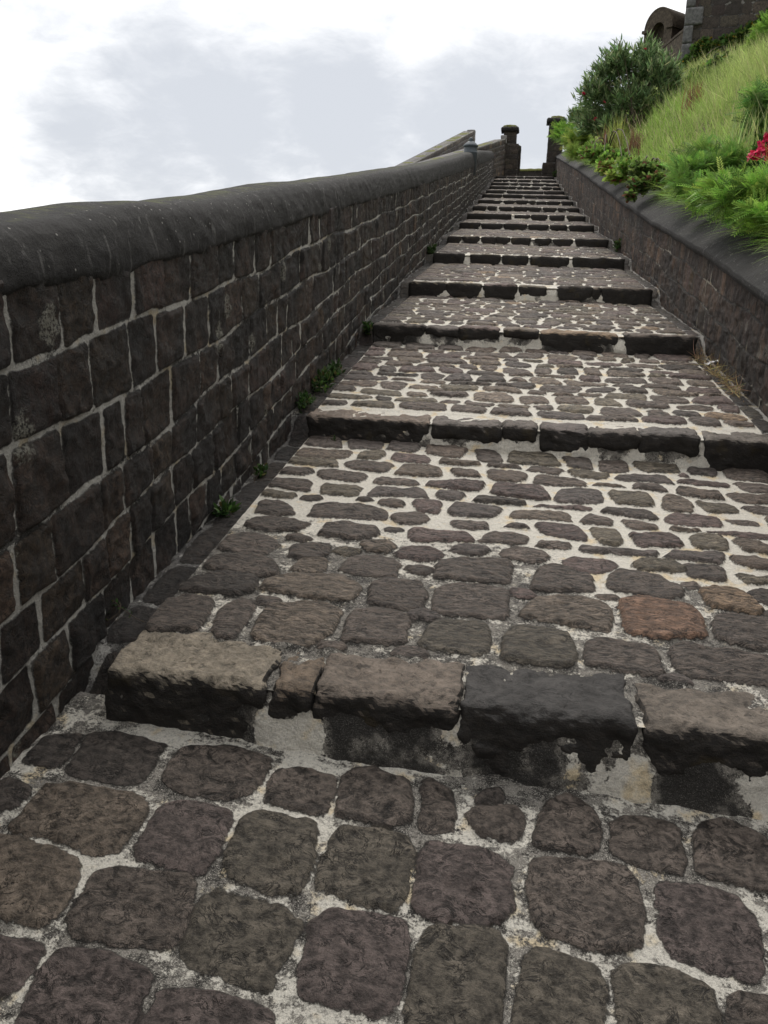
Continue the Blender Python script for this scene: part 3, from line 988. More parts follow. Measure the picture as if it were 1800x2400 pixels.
lw = empty('parapet_wall', (-1.6, 20, 3), 'long dark coursed stone parapet with rounded cement coping left of the steps', 'wall')
JL = [[2.14, 2.41, 2.64, 2.93, 3.22, 3.5, 3.85, 4.09, 4.43, 4.71, 4.96, 5.43],
      [2.11, 2.37, 2.57, 2.88, 3.12, 3.41, 3.7, 3.94, 4.21, 4.5, 4.7],
      [2.08, 2.37, 2.64, 2.8, 2.96, 3.25, 3.57, 3.81, 4.04, 4.34, 4.65, 4.87],
      [2.06, 2.26, 2.59, 2.76, 3.03, 3.23, 3.52, 3.83, 4.0, 4.29, 4.62]]
course_wall(WLX, 1, -2.5, 45.3, gutter_z if False else (lambda y: np.interp(y, [-3] + SY + [45.3], [-.33] + [a * .5 + b * .5 - .02 for a, b in zip(ST, SB)] + [7.02])), lambda y: zt_l(y) + .055,
            [0, .18, .355, .53, .68, .83, .97, 1.2], JL, (.15, .28), .015, None, 11, .37, .014, .92, .017, 160, 'stonework', M_WALL, lw)


def coping_l(ya, yb, name):
    ys = y_axis(ya, yb, 1.4, .006, .018)
    # profile (x offset across the wall, height share)
    pr = np.array([(-1.385, .0), (-1.350, .03), (-1.336, .12), (-1.340, .36), (-1.352, .58), (-1.372, .78), (-1.415, .94), (-1.51, 1.0), (-1.66, .985), (-1.74, .88), (-1.81, .66), (-1.85, .36), (-1.86, 0.0), (-1.86, -2.2)])
    t = np.linspace(0, len(pr) - 1, 70)
    px = np.interp(t, np.arange(len(pr)), pr[:, 0])
    pz_ = np.interp(t, np.arange(len(pr)), pr[:, 1])
    # soften the polyline
    for _ in range(3):
        px[1:-1] = (px[:-2] + 2 * px[1:-1] + px[2:]) / 4
        pz_[1:-1] = (pz_[:-2] + 2 * pz_[1:-1] + pz_[2:]) / 4
    Yg = np.repeat(ys[:, None], 70, 1)
    b, a = zt_l(ys)[:, None], za_l(ys)[:, None]
    Z = b + (a - b) * pz_[None, :]
    X = np.repeat(px[None, :], len(ys), 0)
    low = np.exp(-((pz_ + .03) / .12) ** 2)[None, :]
    Z = Z + low * (.035 * fbm(Yg * 2.2, 0, .3, 4, 3) + .015 * fbm(Yg * 14, 0, .8, 3, 4))
    X = X + .012 * fbm(Yg * 3, Z * 5, 1, 3, 5) + .009 * fbm(Yg * 11, Z * 14, 1, 4, 6)
    Z = Z + .014 * fbm(Yg * 1.7, X * 4, 2, 3, 7)
    V = np.stack([X, Yg, Z], -1).reshape(-1, 3)
    return mesh_np(name, V, [grid_faces(len(ys), 70, 0, True)], M_COPE, lw, None)


coping_l(-2.5, 27.0, 'coping')
coping_l(27.03, 45.2, 'coping')

# ------------------------------------------------------------------ right retaining wall
RB_Y, RB_Z = [-3, 5.8, 8.1, 11.1, 12.8, 20, 32, 45.3], [-.36, .86, 1.22, 1.70, 1.93, 3.12, 4.97, 7.0]
RT_Y, RT_Z = [-3, 5.85, 8.8, 11.3, 14.3, 19.65, 25.8, 45.3], [.32, 1.642, 2.145, 2.51, 3.00, 3.90, 4.93, 8.05]
rw = empty('retaining_wall', (1.8, 20, 3), 'brown stained stone retaining wall with sloping cement coping holding back the planted bank', 'wall')
course_wall(WRX, -1, -2.5, 45.3, lambda y: np.interp(y, RB_Y, RB_Z), lambda y: np.interp(y, RT_Y, RT_Z), [0, .28, .56, .82, 1.25], None, (.12, .30), .012, None, 211,
            .66, .07, .16, .007, 110, 'stonework', M_RWALL, rw)
ys = y_axis(-2.5, 45.3, 1.4, .006, .02)
pr = np.array([(1.66, -.05), (1.606, -.045), (1.594, -.012), (1.597, .018), (1.625, .042), (1.68, .075), (1.78, .135), (1.90, .205), (2.02, .262), (2.14, .28), (2.3, .22)])
t = np.linspace(0, len(pr) - 1, 44)
px, pz_ = np.interp(t, np.arange(len(pr)), pr[:, 0]), np.interp(t, np.arange(len(pr)), pr[:, 1])
Yg = np.repeat(ys[:, None], 44, 1)
Z = np.interp(ys, RT_Y, RT_Z)[:, None] + pz_[None, :]
X = np.repeat(px[None, :], len(ys), 0) + .02 * fbm(Yg * 1.5, Z, 1, 3, 15)
Z = Z + .022 * fbm(Yg * 2, X * 6, 1, 3, 16) + .012 * fbm(Yg * 9, X * 9, 2, 3, 17)
mesh_np('coping', np.stack([X, Yg, Z], -1).reshape(-1, 3), [grid_faces(len(ys), 44)], M_COPE, rw)

# ------------------------------------------------------------------ ground and hillside
KH = .78


def hill_z(X, Y):
    c = np.interp(Y, RT_Y + [70], RT_Z + [9.5])
    return c + .20 + KH * (X - 2.05) - .16 * np.maximum(X - 4.2, 0) ** 1.7 * (X < 12) - .16 * 7.8 ** 1.7 * (X >= 12) + .25 * fbm(X * .6, Y * .6, .5, 3, 301) * np.clip((X - 2.2) * .8, 0, 1)


us = np.concatenate([np.linspace(1.98, 9, 90), np.linspace(9.3, 40, 30)])
vs = np.linspace(-6, 75, 200)
U, V = np.meshgrid(us, vs, indexing='ij')
Zh = np.minimum(hill_z(U, V), 15 + 0 * U)
hs = mesh_np('hillside', np.stack([U, V, Zh], -1).reshape(-1, 3), [grid_faces(len(us), len(vs))], M_SOIL)
tag(hs, 'steep grassy bank rising behind the right-hand retaining wall', 'hillside', kind='structure')

gx = np.concatenate([-np.geomspace(2500, 3, 40), np.linspace(-2.6, 2.6, 6), np.geomspace(3, 2500, 40)])
gy = np.concatenate([-np.geomspace(2500, 6, 30), np.linspace(-5, 46, 52), 46 + np.geomspace(1, 2500, 40)])
U, V = np.meshgrid(gx, gy, indexing='ij')
base = np.interp(V, [-60, -3, 2.2, 45.6, 48, 75, 140], [-9, -.75, -.25, 6.4, 6.3, 4, -22])
side = np.where(U < -2.2, (-2.2 - U) * .42, np.where(U > 6, np.maximum(0, U - 40) * .3, 0))
Zg = np.maximum(base - side, -26) - .0
g = mesh_np('ground', np.stack([U, V, Zg], -1).reshape(-1, 3), [grid_faces(len(gx), len(gy))], M_GROUND)
tag(g, 'rough green ground falling away beyond the walls', 'ground', kind='structure')

# ------------------------------------------------------------------ gate piers and the walls at the top


def brick_box(name, cx, cy, w, d, z0, z1, rows, mat, parent, dark=.55, batter=0.0, seed=1, rot=0.0, gap=.016, cols=(2, 3), wht=.25, res=.035, tint=None, faces='FRLB', topcap=True, ztop=None):
    """masonry box with coursed stones on its sides, one mesh"""
    VV, FF, SD, TI, WH = [], [], [], [], []
    base = 0
    for fi, side in enumerate('FRBL'):
        if side not in faces: continue
        L = w if side in 'FB' else d
        us = np.linspace(-L / 2, L / 2, max(3, int(L / res)))
        vs = np.linspace(0, z1 - z0, max(3, int((z1 - z0) / res)))
        stones = []
        hh = (z1 - z0) / rows
        for r in range(rows):
            n = random.randint(*cols)
            cut = [0] + sorted((i + random.uniform(-.2, .2)) / n for i in range(1, n)) + [1]
            for a, b in zip(cut[:-1], cut[1:]):
                P = np.array([(-L / 2 + a * L + gap / 2, r * hh + gap / 2), (-L / 2 + b * L - gap / 2, r * hh + gap / 2), (-L / 2 + b * L - gap / 2, (r + 1) * hh - gap / 2), (-L / 2 + a * L + gap / 2, (r + 1) * hh - gap / 2)])
                stones.append((chaikin(P, 1, .12), pick_tint(dark, 0, .25) if tint is None else np.array(tint) * random.uniform(.75, 1.25), random.uniform(.6, 1.4), random.random() * 90))
        sd, ti, hm, sid = stone_field(us, vs, stones)
        Ug, Vg = np.meshgrid(us, vs, indexing='ij')
        h = sstep(-.01, .02, sd) * (.012 * hm + .016 * fbm(Ug * 7, Vg * 7, sid, 3, seed + fi)) + .01 * fbm(Ug * 2, Vg * 2, fi, 2, seed)
        h[0, :] = h[-1, :] = .008
        k = 1 - batter * Vg / (z1 - z0)
        if side == 'F': X, Y = Ug * k, -d / 2 * k - h
        if side == 'B': X, Y = -Ug * k, d / 2 * k + h
        if side == 'R': X, Y = w / 2 * k + h, Ug * k
        if side == 'L': X, Y = -w / 2 * k - h, -Ug * k
        Zz = z0 + Vg
        if ztop is not None:
            Zz = z0 + Vg / (z1 - z0) * (ztop(X, Y) - z0)
        c, s = math.cos(rot), math.sin(rot)
        VV.append(np.stack([cx + X * c - Y * s, cy + X * s + Y * c, Zz], -1).reshape(-1, 3))
        FF.append(grid_faces(len(us), len(vs), base))
        SD.append(sd.ravel()); TI.append(ti.reshape(-1, 3)); WH.append((wht + .8 * fbm(Ug * 2, Vg * 2, 3, 3, seed + 3)).ravel())
        base += sd.size
    if topcap:
        k = 1 - batter
        c, s = math.cos(rot), math.sin(rot)
        q = []
        for X, Y in ((-w / 2 * k, -d / 2 * k), (w / 2 * k, -d / 2 * k), (w / 2 * k, d / 2 * k), (-w / 2 * k, d / 2 * k)):
            zt_ = z1 if ztop is None else float(ztop(X, Y))
            q.append((cx + X * c - Y * s, cy + X * s + Y * c, zt_))
        VV.append(np.array(q)); FF.append(np.array([[base, base + 1, base + 2, base + 3]]))
        SD.append(np.full(4, .05)); TI.append(np.full((4, 3), .06)); WH.append(np.zeros(4))
    return mesh_np(name, np.concatenate(VV), FF, mat, parent, dict(sd=np.concatenate(SD), tint=np.concatenate(TI), wht=np.concatenate(WH)))


def lump(name, cx, cy, cz, rx, ry, rz, mat, parent, seed, n=26, rough=.25, tint=None, half=True):
    th = np.linspace(0, 2 * math.pi, n * 2)
    ph = np.linspace(-.3 if half else -math.pi / 2, math.pi / 2, n)
    T, Pp = np.meshgrid(th, ph, indexing='ij')
    x, y, z = np.cos(T) * np.cos(Pp), np.sin(T) * np.cos(Pp), np.sin(Pp)
    k = 1 + rough * fbm(x * 3 + seed, y * 3, z * 3, 4, seed)
    k[-1] = k[0]
    V = np.stack([cx + rx * x * k, cy + ry * y * k, cz + rz * z * k], -1).reshape(-1, 3)
    return mesh_np(name, V, [grid_faces(len(th), len(ph))], mat, parent, None if tint is None else dict(tint=np.tile(tint, (len(V), 1))))


def cap_stone(name, cx, cy, w, d, z0, z1, mat, parent, seed, tint):
    return rough_block(name, (cx - w / 2, cy - d / 2, z0), (cx + w / 2, cy + d / 2, z1), 0, .05, .07, .05, seed, mat, parent, np.array(tint))


zg = 6.95
pl = empty('gate_pier', (-.68, 45.6, zg), 'left gate pier at the top of the steps with pale plaster patches and mossy cap', 'pier', 'square stone gate piers')
brick_box('shaft', -.68, 45.6, .66, .66, zg, 9.22, 9, M_TOWER, pl, .62, .06, 401)
brick_box('plinth', -.66, 45.58, .86, .80, zg, 8.62, 7, M_TOWER, pl, .68, .02, 402)
cap_stone('cap', -.71, 45.6, .86, .86, 9.20, 9.40, M_TOWER, pl, 403, (.06, .055, .05))
lump('moss', -.71, 45.6, 9.37, .38, .38, .19, M_MOSS, pl, 404)
brick_box('jamb', -.28, 46.1, .34, .9, zg, 8.75, 7, M_TOWER, pl, .75, .0, 405, ztop=lambda X, Y: 8.75 - .5 * (X + .17) + 0 * Y)
rough_block('plaster_patch', (-1.13, 45.1, 8.62), (-.84, 45.23, 9.0), 0, .03, .03, .02, 406, M_PLASTER, pl, np.array((.2, .2, .2)))
rough_block('plaster_patch', (-1.06, 45.12, 7.95), (-.9, 45.2, 8.25), 0, .03, .03, .02, 407, M_PLASTER, pl, np.array((.2, .2, .2)))

prt = empty('gate_pier', (1.55, 45.6, zg), 'taller darker gate pier on the right, half hidden by bushes', 'pier', 'square stone gate piers')
brick_box('shaft', 1.56, 45.6, .74, .74, zg, 9.60, 10, M_TOWER, prt, .42, .07, 411)
brick_box('plinth', 1.50, 45.55, 1.0, .86, zg, 7.75, 3, M_TOWER, prt, .45, .03, 412)
cap_stone('cap', 1.54, 45.6, .92, .92, 9.58, 9.80, M_TOWER, prt, 413, (.045, .042, .04))
lump('moss', 1.60, 45.6, 9.76, .40, .40, .21, M_MOSS, prt, 414)

# low mossy wall seen through the gate
lowv = empty('low_wall', (.6, 49, 7.0), 'low mossy stone kerb wall seen through the gate opening', 'wall')
zl = at_y(1245, 399, 49)[2]
brick_box('masonry', .5, 49, 4.2, .5, 6.3, zl - .05, 3, M_TOWER, lowv, .6, 0, 421, cols=(5, 7))
for i, x in enumerate(np.linspace(-1.4, 2.4, 7)):
    if i % 7 == 0:
        pass
mv, mf, b0 = [], [], 0
us, vs = np.linspace(-1.6, 2.6, 80), np.linspace(0, math.pi, 12)
U, V = np.meshgrid(us, vs, indexing='ij')
hh = .10 + .09 * fbm(U * 2, V, 1, 3, 9)
mesh_np('moss', np.stack([U, 49 - .28 * np.cos(V), zl - .08 + hh * np.sin(V) * 1.3 + .22 * np.clip((U - .4) * .25, 0, .4)], -1).reshape(-1, 3), [grid_faces(len(us), len(vs))], M_MOSS, lowv)

# ------------------------------------------------------------------ walls beyond the left parapet


def raked_wall(name, label, pts, zbot, thick, mat, moss=True, dark=.8, seed=500, pale_end=False):
    """pts: list of (x, y, ztop) along its run"""
    root = empty(name, (pts[0][0], pts[0][1], zbot), label, 'wall')
    P = np.array(pts, float)
    L = np.concatenate([[0], np.cumsum(np.linalg.norm(np.diff(P[:, :2], axis=0), axis=1))])
    us = np.linspace(0, L[-1], int(L[-1] / .06))
    X, Y, T = [np.interp(us, L, P[:, i]) for i in range(3)]
    dx, dy = P[-1, 0] - P[0, 0], P[-1, 1] - P[0, 1]
    n = np.array([dy, -dx]) / math.hypot(dx, dy)
    H = 2.6
    vs = np.linspace(0, H, 46)
    stones = []
    for r in range(11):
        y = 0
        while y < L[-1]:
            w = random.uniform(.25, .5)
            z0, z1 = H - (r + 1) * .235, H - r * .235
            g = .018
            stones.append((chaikin(np.array([(y + g, z0 + g), (y + w - g, z0 + g), (y + w - g, z1 - g), (y + g, z1 - g)]), 1, .15), pick_tint(dark, .06, .3), 1, random.random() * 90))
            y += w
    sd, ti, hm, sid = stone_field(us, vs, stones)
    U, V = np.meshgrid(us, vs, indexing='ij')
    h = sstep(-.01, .02, sd) * (.02 + .02 * fbm(U * 7, V * 7, sid, 3, seed))
    Zz = (T[:, None] - H) + V
    VV = np.stack([X[:, None] + n[0] * h, Y[:, None] + n[1] * h, Zz], -1).reshape(-1, 3)
    back = np.stack([X - n[0] * thick, Y - n[1] * thick, T], -1)
    backb = back - np.array([0, 0, H])
    nb = len(VV)
    m = len(us)
    VV = np.concatenate([VV, back, backb])
    topi = np.arange(m) * len(vs) + len(vs) - 1
    boti = np.arange(m) * len(vs)
    bk, bb = nb + np.arange(m), nb + m + np.arange(m)
    F = [grid_faces(m, len(vs)), np.stack([topi[:-1], topi[1:], bk[1:], bk[:-1]], 1), np.stack([bk[:-1], bk[1:], bb[1:], bb[:-1]], 1),
         np.array([[boti[-1], bb[-1], bk[-1], topi[-1]], [boti[0], topi[0], bk[0], bb[0]]])]
    A = dict(sd=np.concatenate([sd.ravel(), np.full(2 * m, .05)]), tint=np.concatenate([ti.reshape(-1, 3), np.full((2 * m, 3), .1)]), wht=np.concatenate([(.5 + .6 * fbm(U, V, 1, 3, seed)).ravel(), np.zeros(2 * m)]))
    mesh_np('masonry', VV, F, mat, root, A)
    if moss:
        t = np.linspace(0, math.pi, 9)
        hh = .012 + .035 * np.clip(fbm(us * 2, 0, 0, 3, seed + 1) + .2, 0, 1)
        c = np.stack([X - n[0] * thick / 2, Y - n[1] * thick / 2, T - .02], -1)
        W = c[:, None, :] + np.cos(t)[None, :, None] * np.array([n[0], n[1], 0]) * (thick / 2 + .012) + np.sin(t)[None, :, None] * np.array([0, 0, 1]) * hh[:, None, None]
        mesh_np('moss', W.reshape(-1, 3), [grid_faces(m, 9, 0, True)], M_MOSS, root)
    return root


a, b = at_y(930, 402, 36), at_y(1113, 306, 50)
hw = raked_wall('upper_wall', 'higher raking stone wall with mossy top rising behind the left parapet, ending in a square end', [(a[0], 36, a[2] - .02), (b[0], 50, b[2])], 3, .6, M_TOWER, True, 1.15, 510)
rough_block('end_pier', (b[0] - .42, 49.8, b[2] - 2.6), (b[0] + .02, 50.5, b[2] + .02), 0, .06, .05, .03, 512, M_PLASTER, hw, np.array((.15, .14, .12)))
a, b = at_y(985, 384, 33), at_y(1185, 326, 44.8)
raked_wall('outer_wall', 'low moss-covered wall top showing just behind the coping by the left gate pier', [(a[0], 33, a[2] - .05), (b[0], 44.8, b[2])], 3, .55, M_TOWER, True, .9, 520)

# ------------------------------------------------------------------ vent cap on the coping


def lathe(name, prof, cx, cy, cz, mat, parent, n=40):
    prof = np.array(prof, float)
    th = np.linspace(0, 2 * math.pi, n + 1)
    T, I = np.meshgrid(th, np.arange(len(prof)), indexing='ij')
    r, z = prof[I, 0], prof[I, 1]
    V = np.stack([cx + r * np.cos(T), cy + r * np.sin(T), cz + z], -1).reshape(-1, 3)
    return mesh_np(name, V, [grid_faces(n + 1, len(prof))], mat, parent)


vy = 25.6
vc = at_y(1102, 366, vy)
vt = empty('vent_cap', (vc[0], vy, vc[2] - .1), 'round grey metal vent cap with a domed lid and knob beside the left coping', 'vent')
s = vy / FPX * 1.03
lathe('body', [(0, -.5), (14.2 * s, -.5), (14.2 * s, 5 * s), (14.5 * s, 5.5 * s), (14.5 * s, 7 * s), (13.8 * s, 7.5 * s), (13.6 * s, 18 * s)], vc[0], vy, vc[2], M_METAL, vt)
lathe('lid', [(13.6 * s, 17 * s), (15.6 * s, 18 * s), (15.8 * s, 20.5 * s), (14.5 * s, 22 * s), (10 * s, 26 * s), (6.5 * s, 28.5 * s), (4.5 * s, 29.3 * s), (0, 29.5 * s)], vc[0], vy, vc[2], M_METAL, vt)
lathe('knob', [(3.8 * s, 29 * s), (4.6 * s, 31 * s), (4.4 * s, 34 * s), (3 * s, 36 * s), (0, 37 * s)], vc[0], vy, vc[2], M_METAL, vt)

# ------------------------------------------------------------------ tower on the hill
TY = 36.0
tc = at_y(1596, 146, TY)
rot = R(-11)
tower = empty('stone_tower', (tc[0], TY, tc[2]), 'tall dark ashlar building with pale corner stones on top of the grassy bank', 'building')
w, d = 7.5, 5.0
ctr = np.array([tc[0], TY]) + np.array([math.cos(rot) * w / 2 - math.sin(rot) * d / 2, math.sin(rot) * w / 2 + math.cos(rot) * d / 2])
brick_box('wall', ctr[0], ctr[1], w, d, tc[2] - 1.6, tc[2] + 6.1, 20, M_TOWER, tower, .70, 0.0, 601, rot, .03, (11, 16), .38, .05, None)
zq = tc[2] - .6
i = 0
while zq < tc[2] + 6:
    hq = random.uniform(.5, .62)
    wq = .62 if i % 2 else .32
    lo_, hi_ = (-.012, -.03, zq), (wq, .7 if i % 2 else .4, zq + hq - .012)
    o = rough_block('quoin', lo_, hi_, 0, .09, .02, .012, 610 + i, M_QUOIN, None, np.array((.14, .14, .14)))
    o.rotation_euler.z = rot
    o.location = (tc[0] - tower.location.x - .03 * math.cos(rot), TY - tower.location.y - .04, -tower.location.z)
    o.parent = tower
    zq += hq
    i += 1

# ------------------------------------------------------------------ barrel-roofed turret
QY = 40.0
q0 = at_y(1508, 75, QY)                      # left end of the springing on the front
turret = empty('sentry_turret', (q0[0] + .6, QY, q0[2] - 2.6), 'small brown stone sentry turret with arched niche and barrel roof left of the tower', 'turret')
scq = QY / FPX
rr = .68
length = 1.25
fd = np.array([math.cos(R(-45)), math.sin(R(-45)), 0])      # along the front, to the right
bd = np.array([-fd[1], fd[0], 0])                            # backwards
org = np.array([q0[0] + .04, QY, q0[2]])                     # front-left springing point
zdown = 3.2


def P3(u, b, z): return org + fd * u + bd * b + np.array([0, 0, z])


def arch_pts(cu, r, n, zs=0.0): return [(cu - r * math.cos(t), zs + r * 1.12 * math.sin(t)) for t in np.linspace(0, math.pi, n)]


n = 33
outer = [(0, -zdown)] + arch_pts(rr, rr, n) + [(2 * rr, -zdown)]
inner = [(rr - .29, -zdown)] + arch_pts(rr, .29, n, -.10) + [(rr + .29, -zdown)]
V, F = [], []
for b_, ring in ((0, outer), (0, inner), (.35, inner)):
    V += [P3(u, b_, z) for u, z in ring]
m = n + 2
for i in range(m - 1):
    F.append([i, i + 1, m + i + 1, m + i])
    F.append([m + i, m + i + 1, 2 * m + i + 1, 2 * m + i])
V = np.array(V)
nbv = len(V)
back = [P3(u, .7, z) for u, z in inner]
cf = list(range(2 * m, 3 * m))
tri = [[2 * m, 2 * m + i, 2 * m + i + 1] for i in range(1, m - 1)]
# side walls
V = np.concatenate([V, [P3(0, 0, -zdown), P3(0, length, -zdown), P3(0, length, .02), P3(0, 0, .02), P3(2 * rr, 0, -zdown), P3(2 * rr, length, -zdown), P3(2 * rr, length, .02), P3(2 * rr, 0, .02)]])
s0 = nbv
F += [[s0, s0 + 3, s0 + 2, s0 + 1], [s0 + 4, s0 + 5, s0 + 6, s0 + 7], [s0 + 1, s0 + 2, s0 + 6, s0 + 5]]
mesh_np('body', V, [np.array(F), np.array(tri)], M_TURRET, turret, smooth=False)
V, tt = [], np.linspace(0, math.pi, n)
bs = [0.02, 0.0, 0, length, length]
rs = [rr * .9, rr * 1.0, rr * 1.03, rr * 1.03, rr * .9]
bs = [.03, -.02, .0, .3, .6, .9, 1.2, length - .12, length - .03, length]
rs = [rr * .55, rr * .98, rr * 1.03, rr * 1.03, rr * 1.03, rr * 1.03, rr * 1.03, rr * 1.0, rr * .92, rr * .5]
bs, rs = bs[1:], rs[1:]
for b_, r_ in zip(bs, rs):
    V += [P3(rr - r_ * math.cos(t), b_, r_ * 1.12 * math.sin(t)) for t in tt]
V = np.array(V)
endc = len(V)
V = np.concatenate([V, [P3(rr, length, 0)]])
ti_ = np.array([[endc, (len(bs) - 1) * n + i, (len(bs) - 1) * n + i + 1] for i in range(n - 1)])
mesh_np('roof', V, [grid_faces(len(bs), n, 0), ti_], M_TURRET, turret)


def bar(name, a, b, w, h, mat, parent):
    a, b = np.array(a, float), np.array(b, float)
    t = (b - a) / np.linalg.norm(b - a)
    s_ = np.cross(t, [0, 0, 1]); s_ /= np.linalg.norm(s_)
    u_ = np.cross(s_, t)
    V = [p + s_ * sx * w / 2 + u_ * sz * h / 2 for p in (a, b) for sx, sz in ((-1, -1), (1, -1), (1, 1), (-1, 1))]
    F = np.array([[0, 1, 5, 4], [1, 2, 6, 5], [2, 3, 7, 6], [3, 0, 4, 7], [0, 3, 2, 1], [4, 5, 6, 7]])
    return mesh_np(name, np.array(V), [F], mat, parent, smooth=False)


bar('string_course', P3(-.07, .0, -.03), P3(.39, .0, -.03), .16, .11, M_TURRET, turret)
bar('string_course', P3(1.10, .0, -.03), P3(2 * rr + .07, .0, -.03), .16, .11, M_TURRET, turret)
bar('string_course', P3(2 * rr + .01, .09, -.03), P3(2 * rr + .01, length + .06, -.03), .16, .11, M_TURRET, turret)
bar('string_course', P3(-.01, .09, -.03), P3(-.01, length + .06, -.03), .16, .11, M_TURRET, turret)

# wall with a sloping top between turret and tower
a, b = at_y(1553, 108, 38.6), at_y(1604, 66, 37.0)
root = empty('sloping_wall', (a[0], 38.6, a[2]), 'short brown wall with a sloping top between the turret and the tower corner', 'wall')
nn = 14
T = np.linspace(-.25, 1.15, nn)
V = []
for t_ in T:
    p = a + (b - a) * t_
    V += [(p[0], p[1], p[2] - 3), (p[0], p[1], p[2] - .1), (p[0] - .01, p[1] - .05, p[2] - .09), (p[0] - .01, p[1] - .05, p[2]), (p[0] + .1, p[1] + .4, p[2])]
mesh_np('masonry', np.array(V), [grid_faces(nn, 5)], M_TURRET, root, smooth=False)

# ------------------------------------------------------------------ plants
LANCE = (np.array([(0, 0, 0), (-.5, .28, .03), (.5, .28, .03), (-.42, .62, .03), (.42, .62, .03), (0, 1, -.05)]), [np.array([[0, 2, 1], [3, 4, 5]]), np.array([[1, 2, 4, 3]])])
BROAD = (np.array([(0, 0, 0), (-.42, .22, .05), (.42, .22, .05), (-.5, .55, .04), (.5, .55, .04), (-.25, .85, -.02), (.25, .85, -.02), (0, 1, -.08), (0, .5, -.04)]),
         [np.array([[0, 8, 1], [0, 2, 8], [1, 8, 3], [2, 4, 8], [5, 6, 7], [3, 8, 5], [8, 4, 6], [8, 6, 5]])])


def make_frond(np_=9):
    V, F = [], []
    for i in range(np_):
        t = .12 + .86 * i / (np_ - 1)
        l = .30 * (math.sin(math.pi * min(1, .18 + .8 * (1 - t))) * .7 + .3)
        for sgn in (-1, 1):
            z = -.28 * t * t
            b = len(V)
            d = np.array([sgn * .85, .5, -.12])
            p = np.array([0, t, z])
            n_ = np.array([-.5 * sgn, .85, 0]) * .035
            V += [p, p + d * l * .5 - n_, p + d * l, p + d * l * .5 + n_]
            F.append([b, b + 1, b + 2, b + 3])
    b = len(V)
    V += [np.array([-.012, 0, 0]), np.array([.012, 0, 0]), np.array([.006, .98, -.27]), np.array([-.006, .98, -.27])]
    F.append([b, b + 1, b + 2, b + 3])
    return np.array(V), [np.array(F)]


FROND = make_frond()


def make_blade(bend=.35, seg=4):
    V, F = [], []
    for i in range(seg + 1):
        t = i / seg
        w = .5 * (1 - t ** 1.6) + .02
        V += [(-w, t * (1 - .12 * bend * t), bend * t * t), (w, t * (1 - .12 * bend * t), bend * t * t)]
    for i in range(seg):
        F.append([2 * i, 2 * i + 1, 2 * i + 3, 2 * i + 2])
    return np.array(V), [np.array(F)]


BLADE = make_blade()
BLADE2 = make_blade(.8, 6)


def unit(v): return v / np.maximum(np.linalg.norm(v, axis=-1, keepdims=True), 1e-9)


def instance(tpl, pos, dirs, length, width, tint, up=None):
    """place a leaf template at each pos; returns V, faces, tint"""
    tv, tf = tpl
    n, m = len(pos), len(tv)
    y = unit(dirs)
    ref = unit(rng.normal(size=(n, 3))) if up is None else up
    x = unit(np.cross(y, ref))
    z = np.cross(x, y)
    V = pos[:, None, :] + x[:, None, :] * (tv[None, :, 0:1] * width[:, None, None]) + y[:, None, :] * (tv[None, :, 1:2] * length[:, None, None]) + z[:, None, :] * (tv[None, :, 2:3] * length[:, None, None])
    F = [(f[None] + (np.arange(n) * m)[:, None, None]).reshape(-1, f.shape[1]) for f in tf]
    return V.reshape(-1, 3), F, np.repeat(tint, m, 0)


class Acc:
    def __init__(s): s.V, s.F, s.T, s.n = [], [], [], 0

    def add(s, V, F, T):
        s.V.append(V); s.T.append(T)
        s.F += [f + s.n for f in F]
        s.n += len(V)

    def build(s, name, mat, parent, smooth=True):
        return mesh_np(name, np.concatenate(s.V), s.F, mat, parent, dict(tint=np.concatenate(s.T)), smooth)


def jit(c, n, v=.25, hue=.12):
    c = np.array(c)
    k = 1 + v * rng.normal(size=(n, 1))
    h = 1 + hue * rng.normal(size=(n, 3))
    return np.clip(c[None] * k * h, .004, .9)


def tubes(paths, r0, r1, mat, name, parent, tint=(.09, .075, .05), n=5):
    acc = Acc()
    for P in paths:
        P = np.array(P)
        m = len(P)
        d = np.gradient(P, axis=0)
        d = unit(d)
        a_ = unit(np.cross(d, np.array([.3, .9, .2])))
        b_ = np.cross(d, a_)
        t = np.linspace(0, 2 * math.pi, n, endpoint=False)
        rad = np.linspace(r0, r1, m)
        V = P[:, None] + (a_[:, None] * np.cos(t)[None, :, None] + b_[:, None] * np.sin(t)[None, :, None]) * rad[:, None, None]
        V = V.reshape(-1, 3)
        F = []
        for i in range(m - 1):
            for j in range(n):
                F.append([i * n + j, i * n + (j + 1) % n, (i + 1) * n + (j + 1) % n, (i + 1) * n + j])
        acc.add(V, [np.array(F)], np.tile(np.array(tint), (len(V), 1)))
    return acc.build(name, mat, parent)


def ground_at(x, y):
    return float(hill_z(np.array(x), np.array(y)))


def clump_points(clumps, n):
    """points biased to the outside of a set of ellipsoids (cx,cy,cz,rx,ry,rz)"""
    vol = np.array([c[3] * c[4] * c[5] for c in clumps]) ** .7
    idx = rng.choice(len(clumps), n, p=vol / vol.sum())
    C = np.array(clumps)[idx]
    d = unit(rng.normal(size=(n, 3)))
    d[:, 2] = np.where(d[:, 2] < -.35, -d[:, 2] * .6, d[:, 2])
    r = rng.uniform(.25, 1, (n, 1)) ** .45
    lump_ = 1 + .35 * fbm(C[:, 0] + d[:, 0] * 2.2, d[:, 1] * 2.2, d[:, 2] * 2.2 + idx, 3, 9)[:, None]
    return C[:, :3] + d * C[:, 3:] * r * lump_, d, r[:, 0]


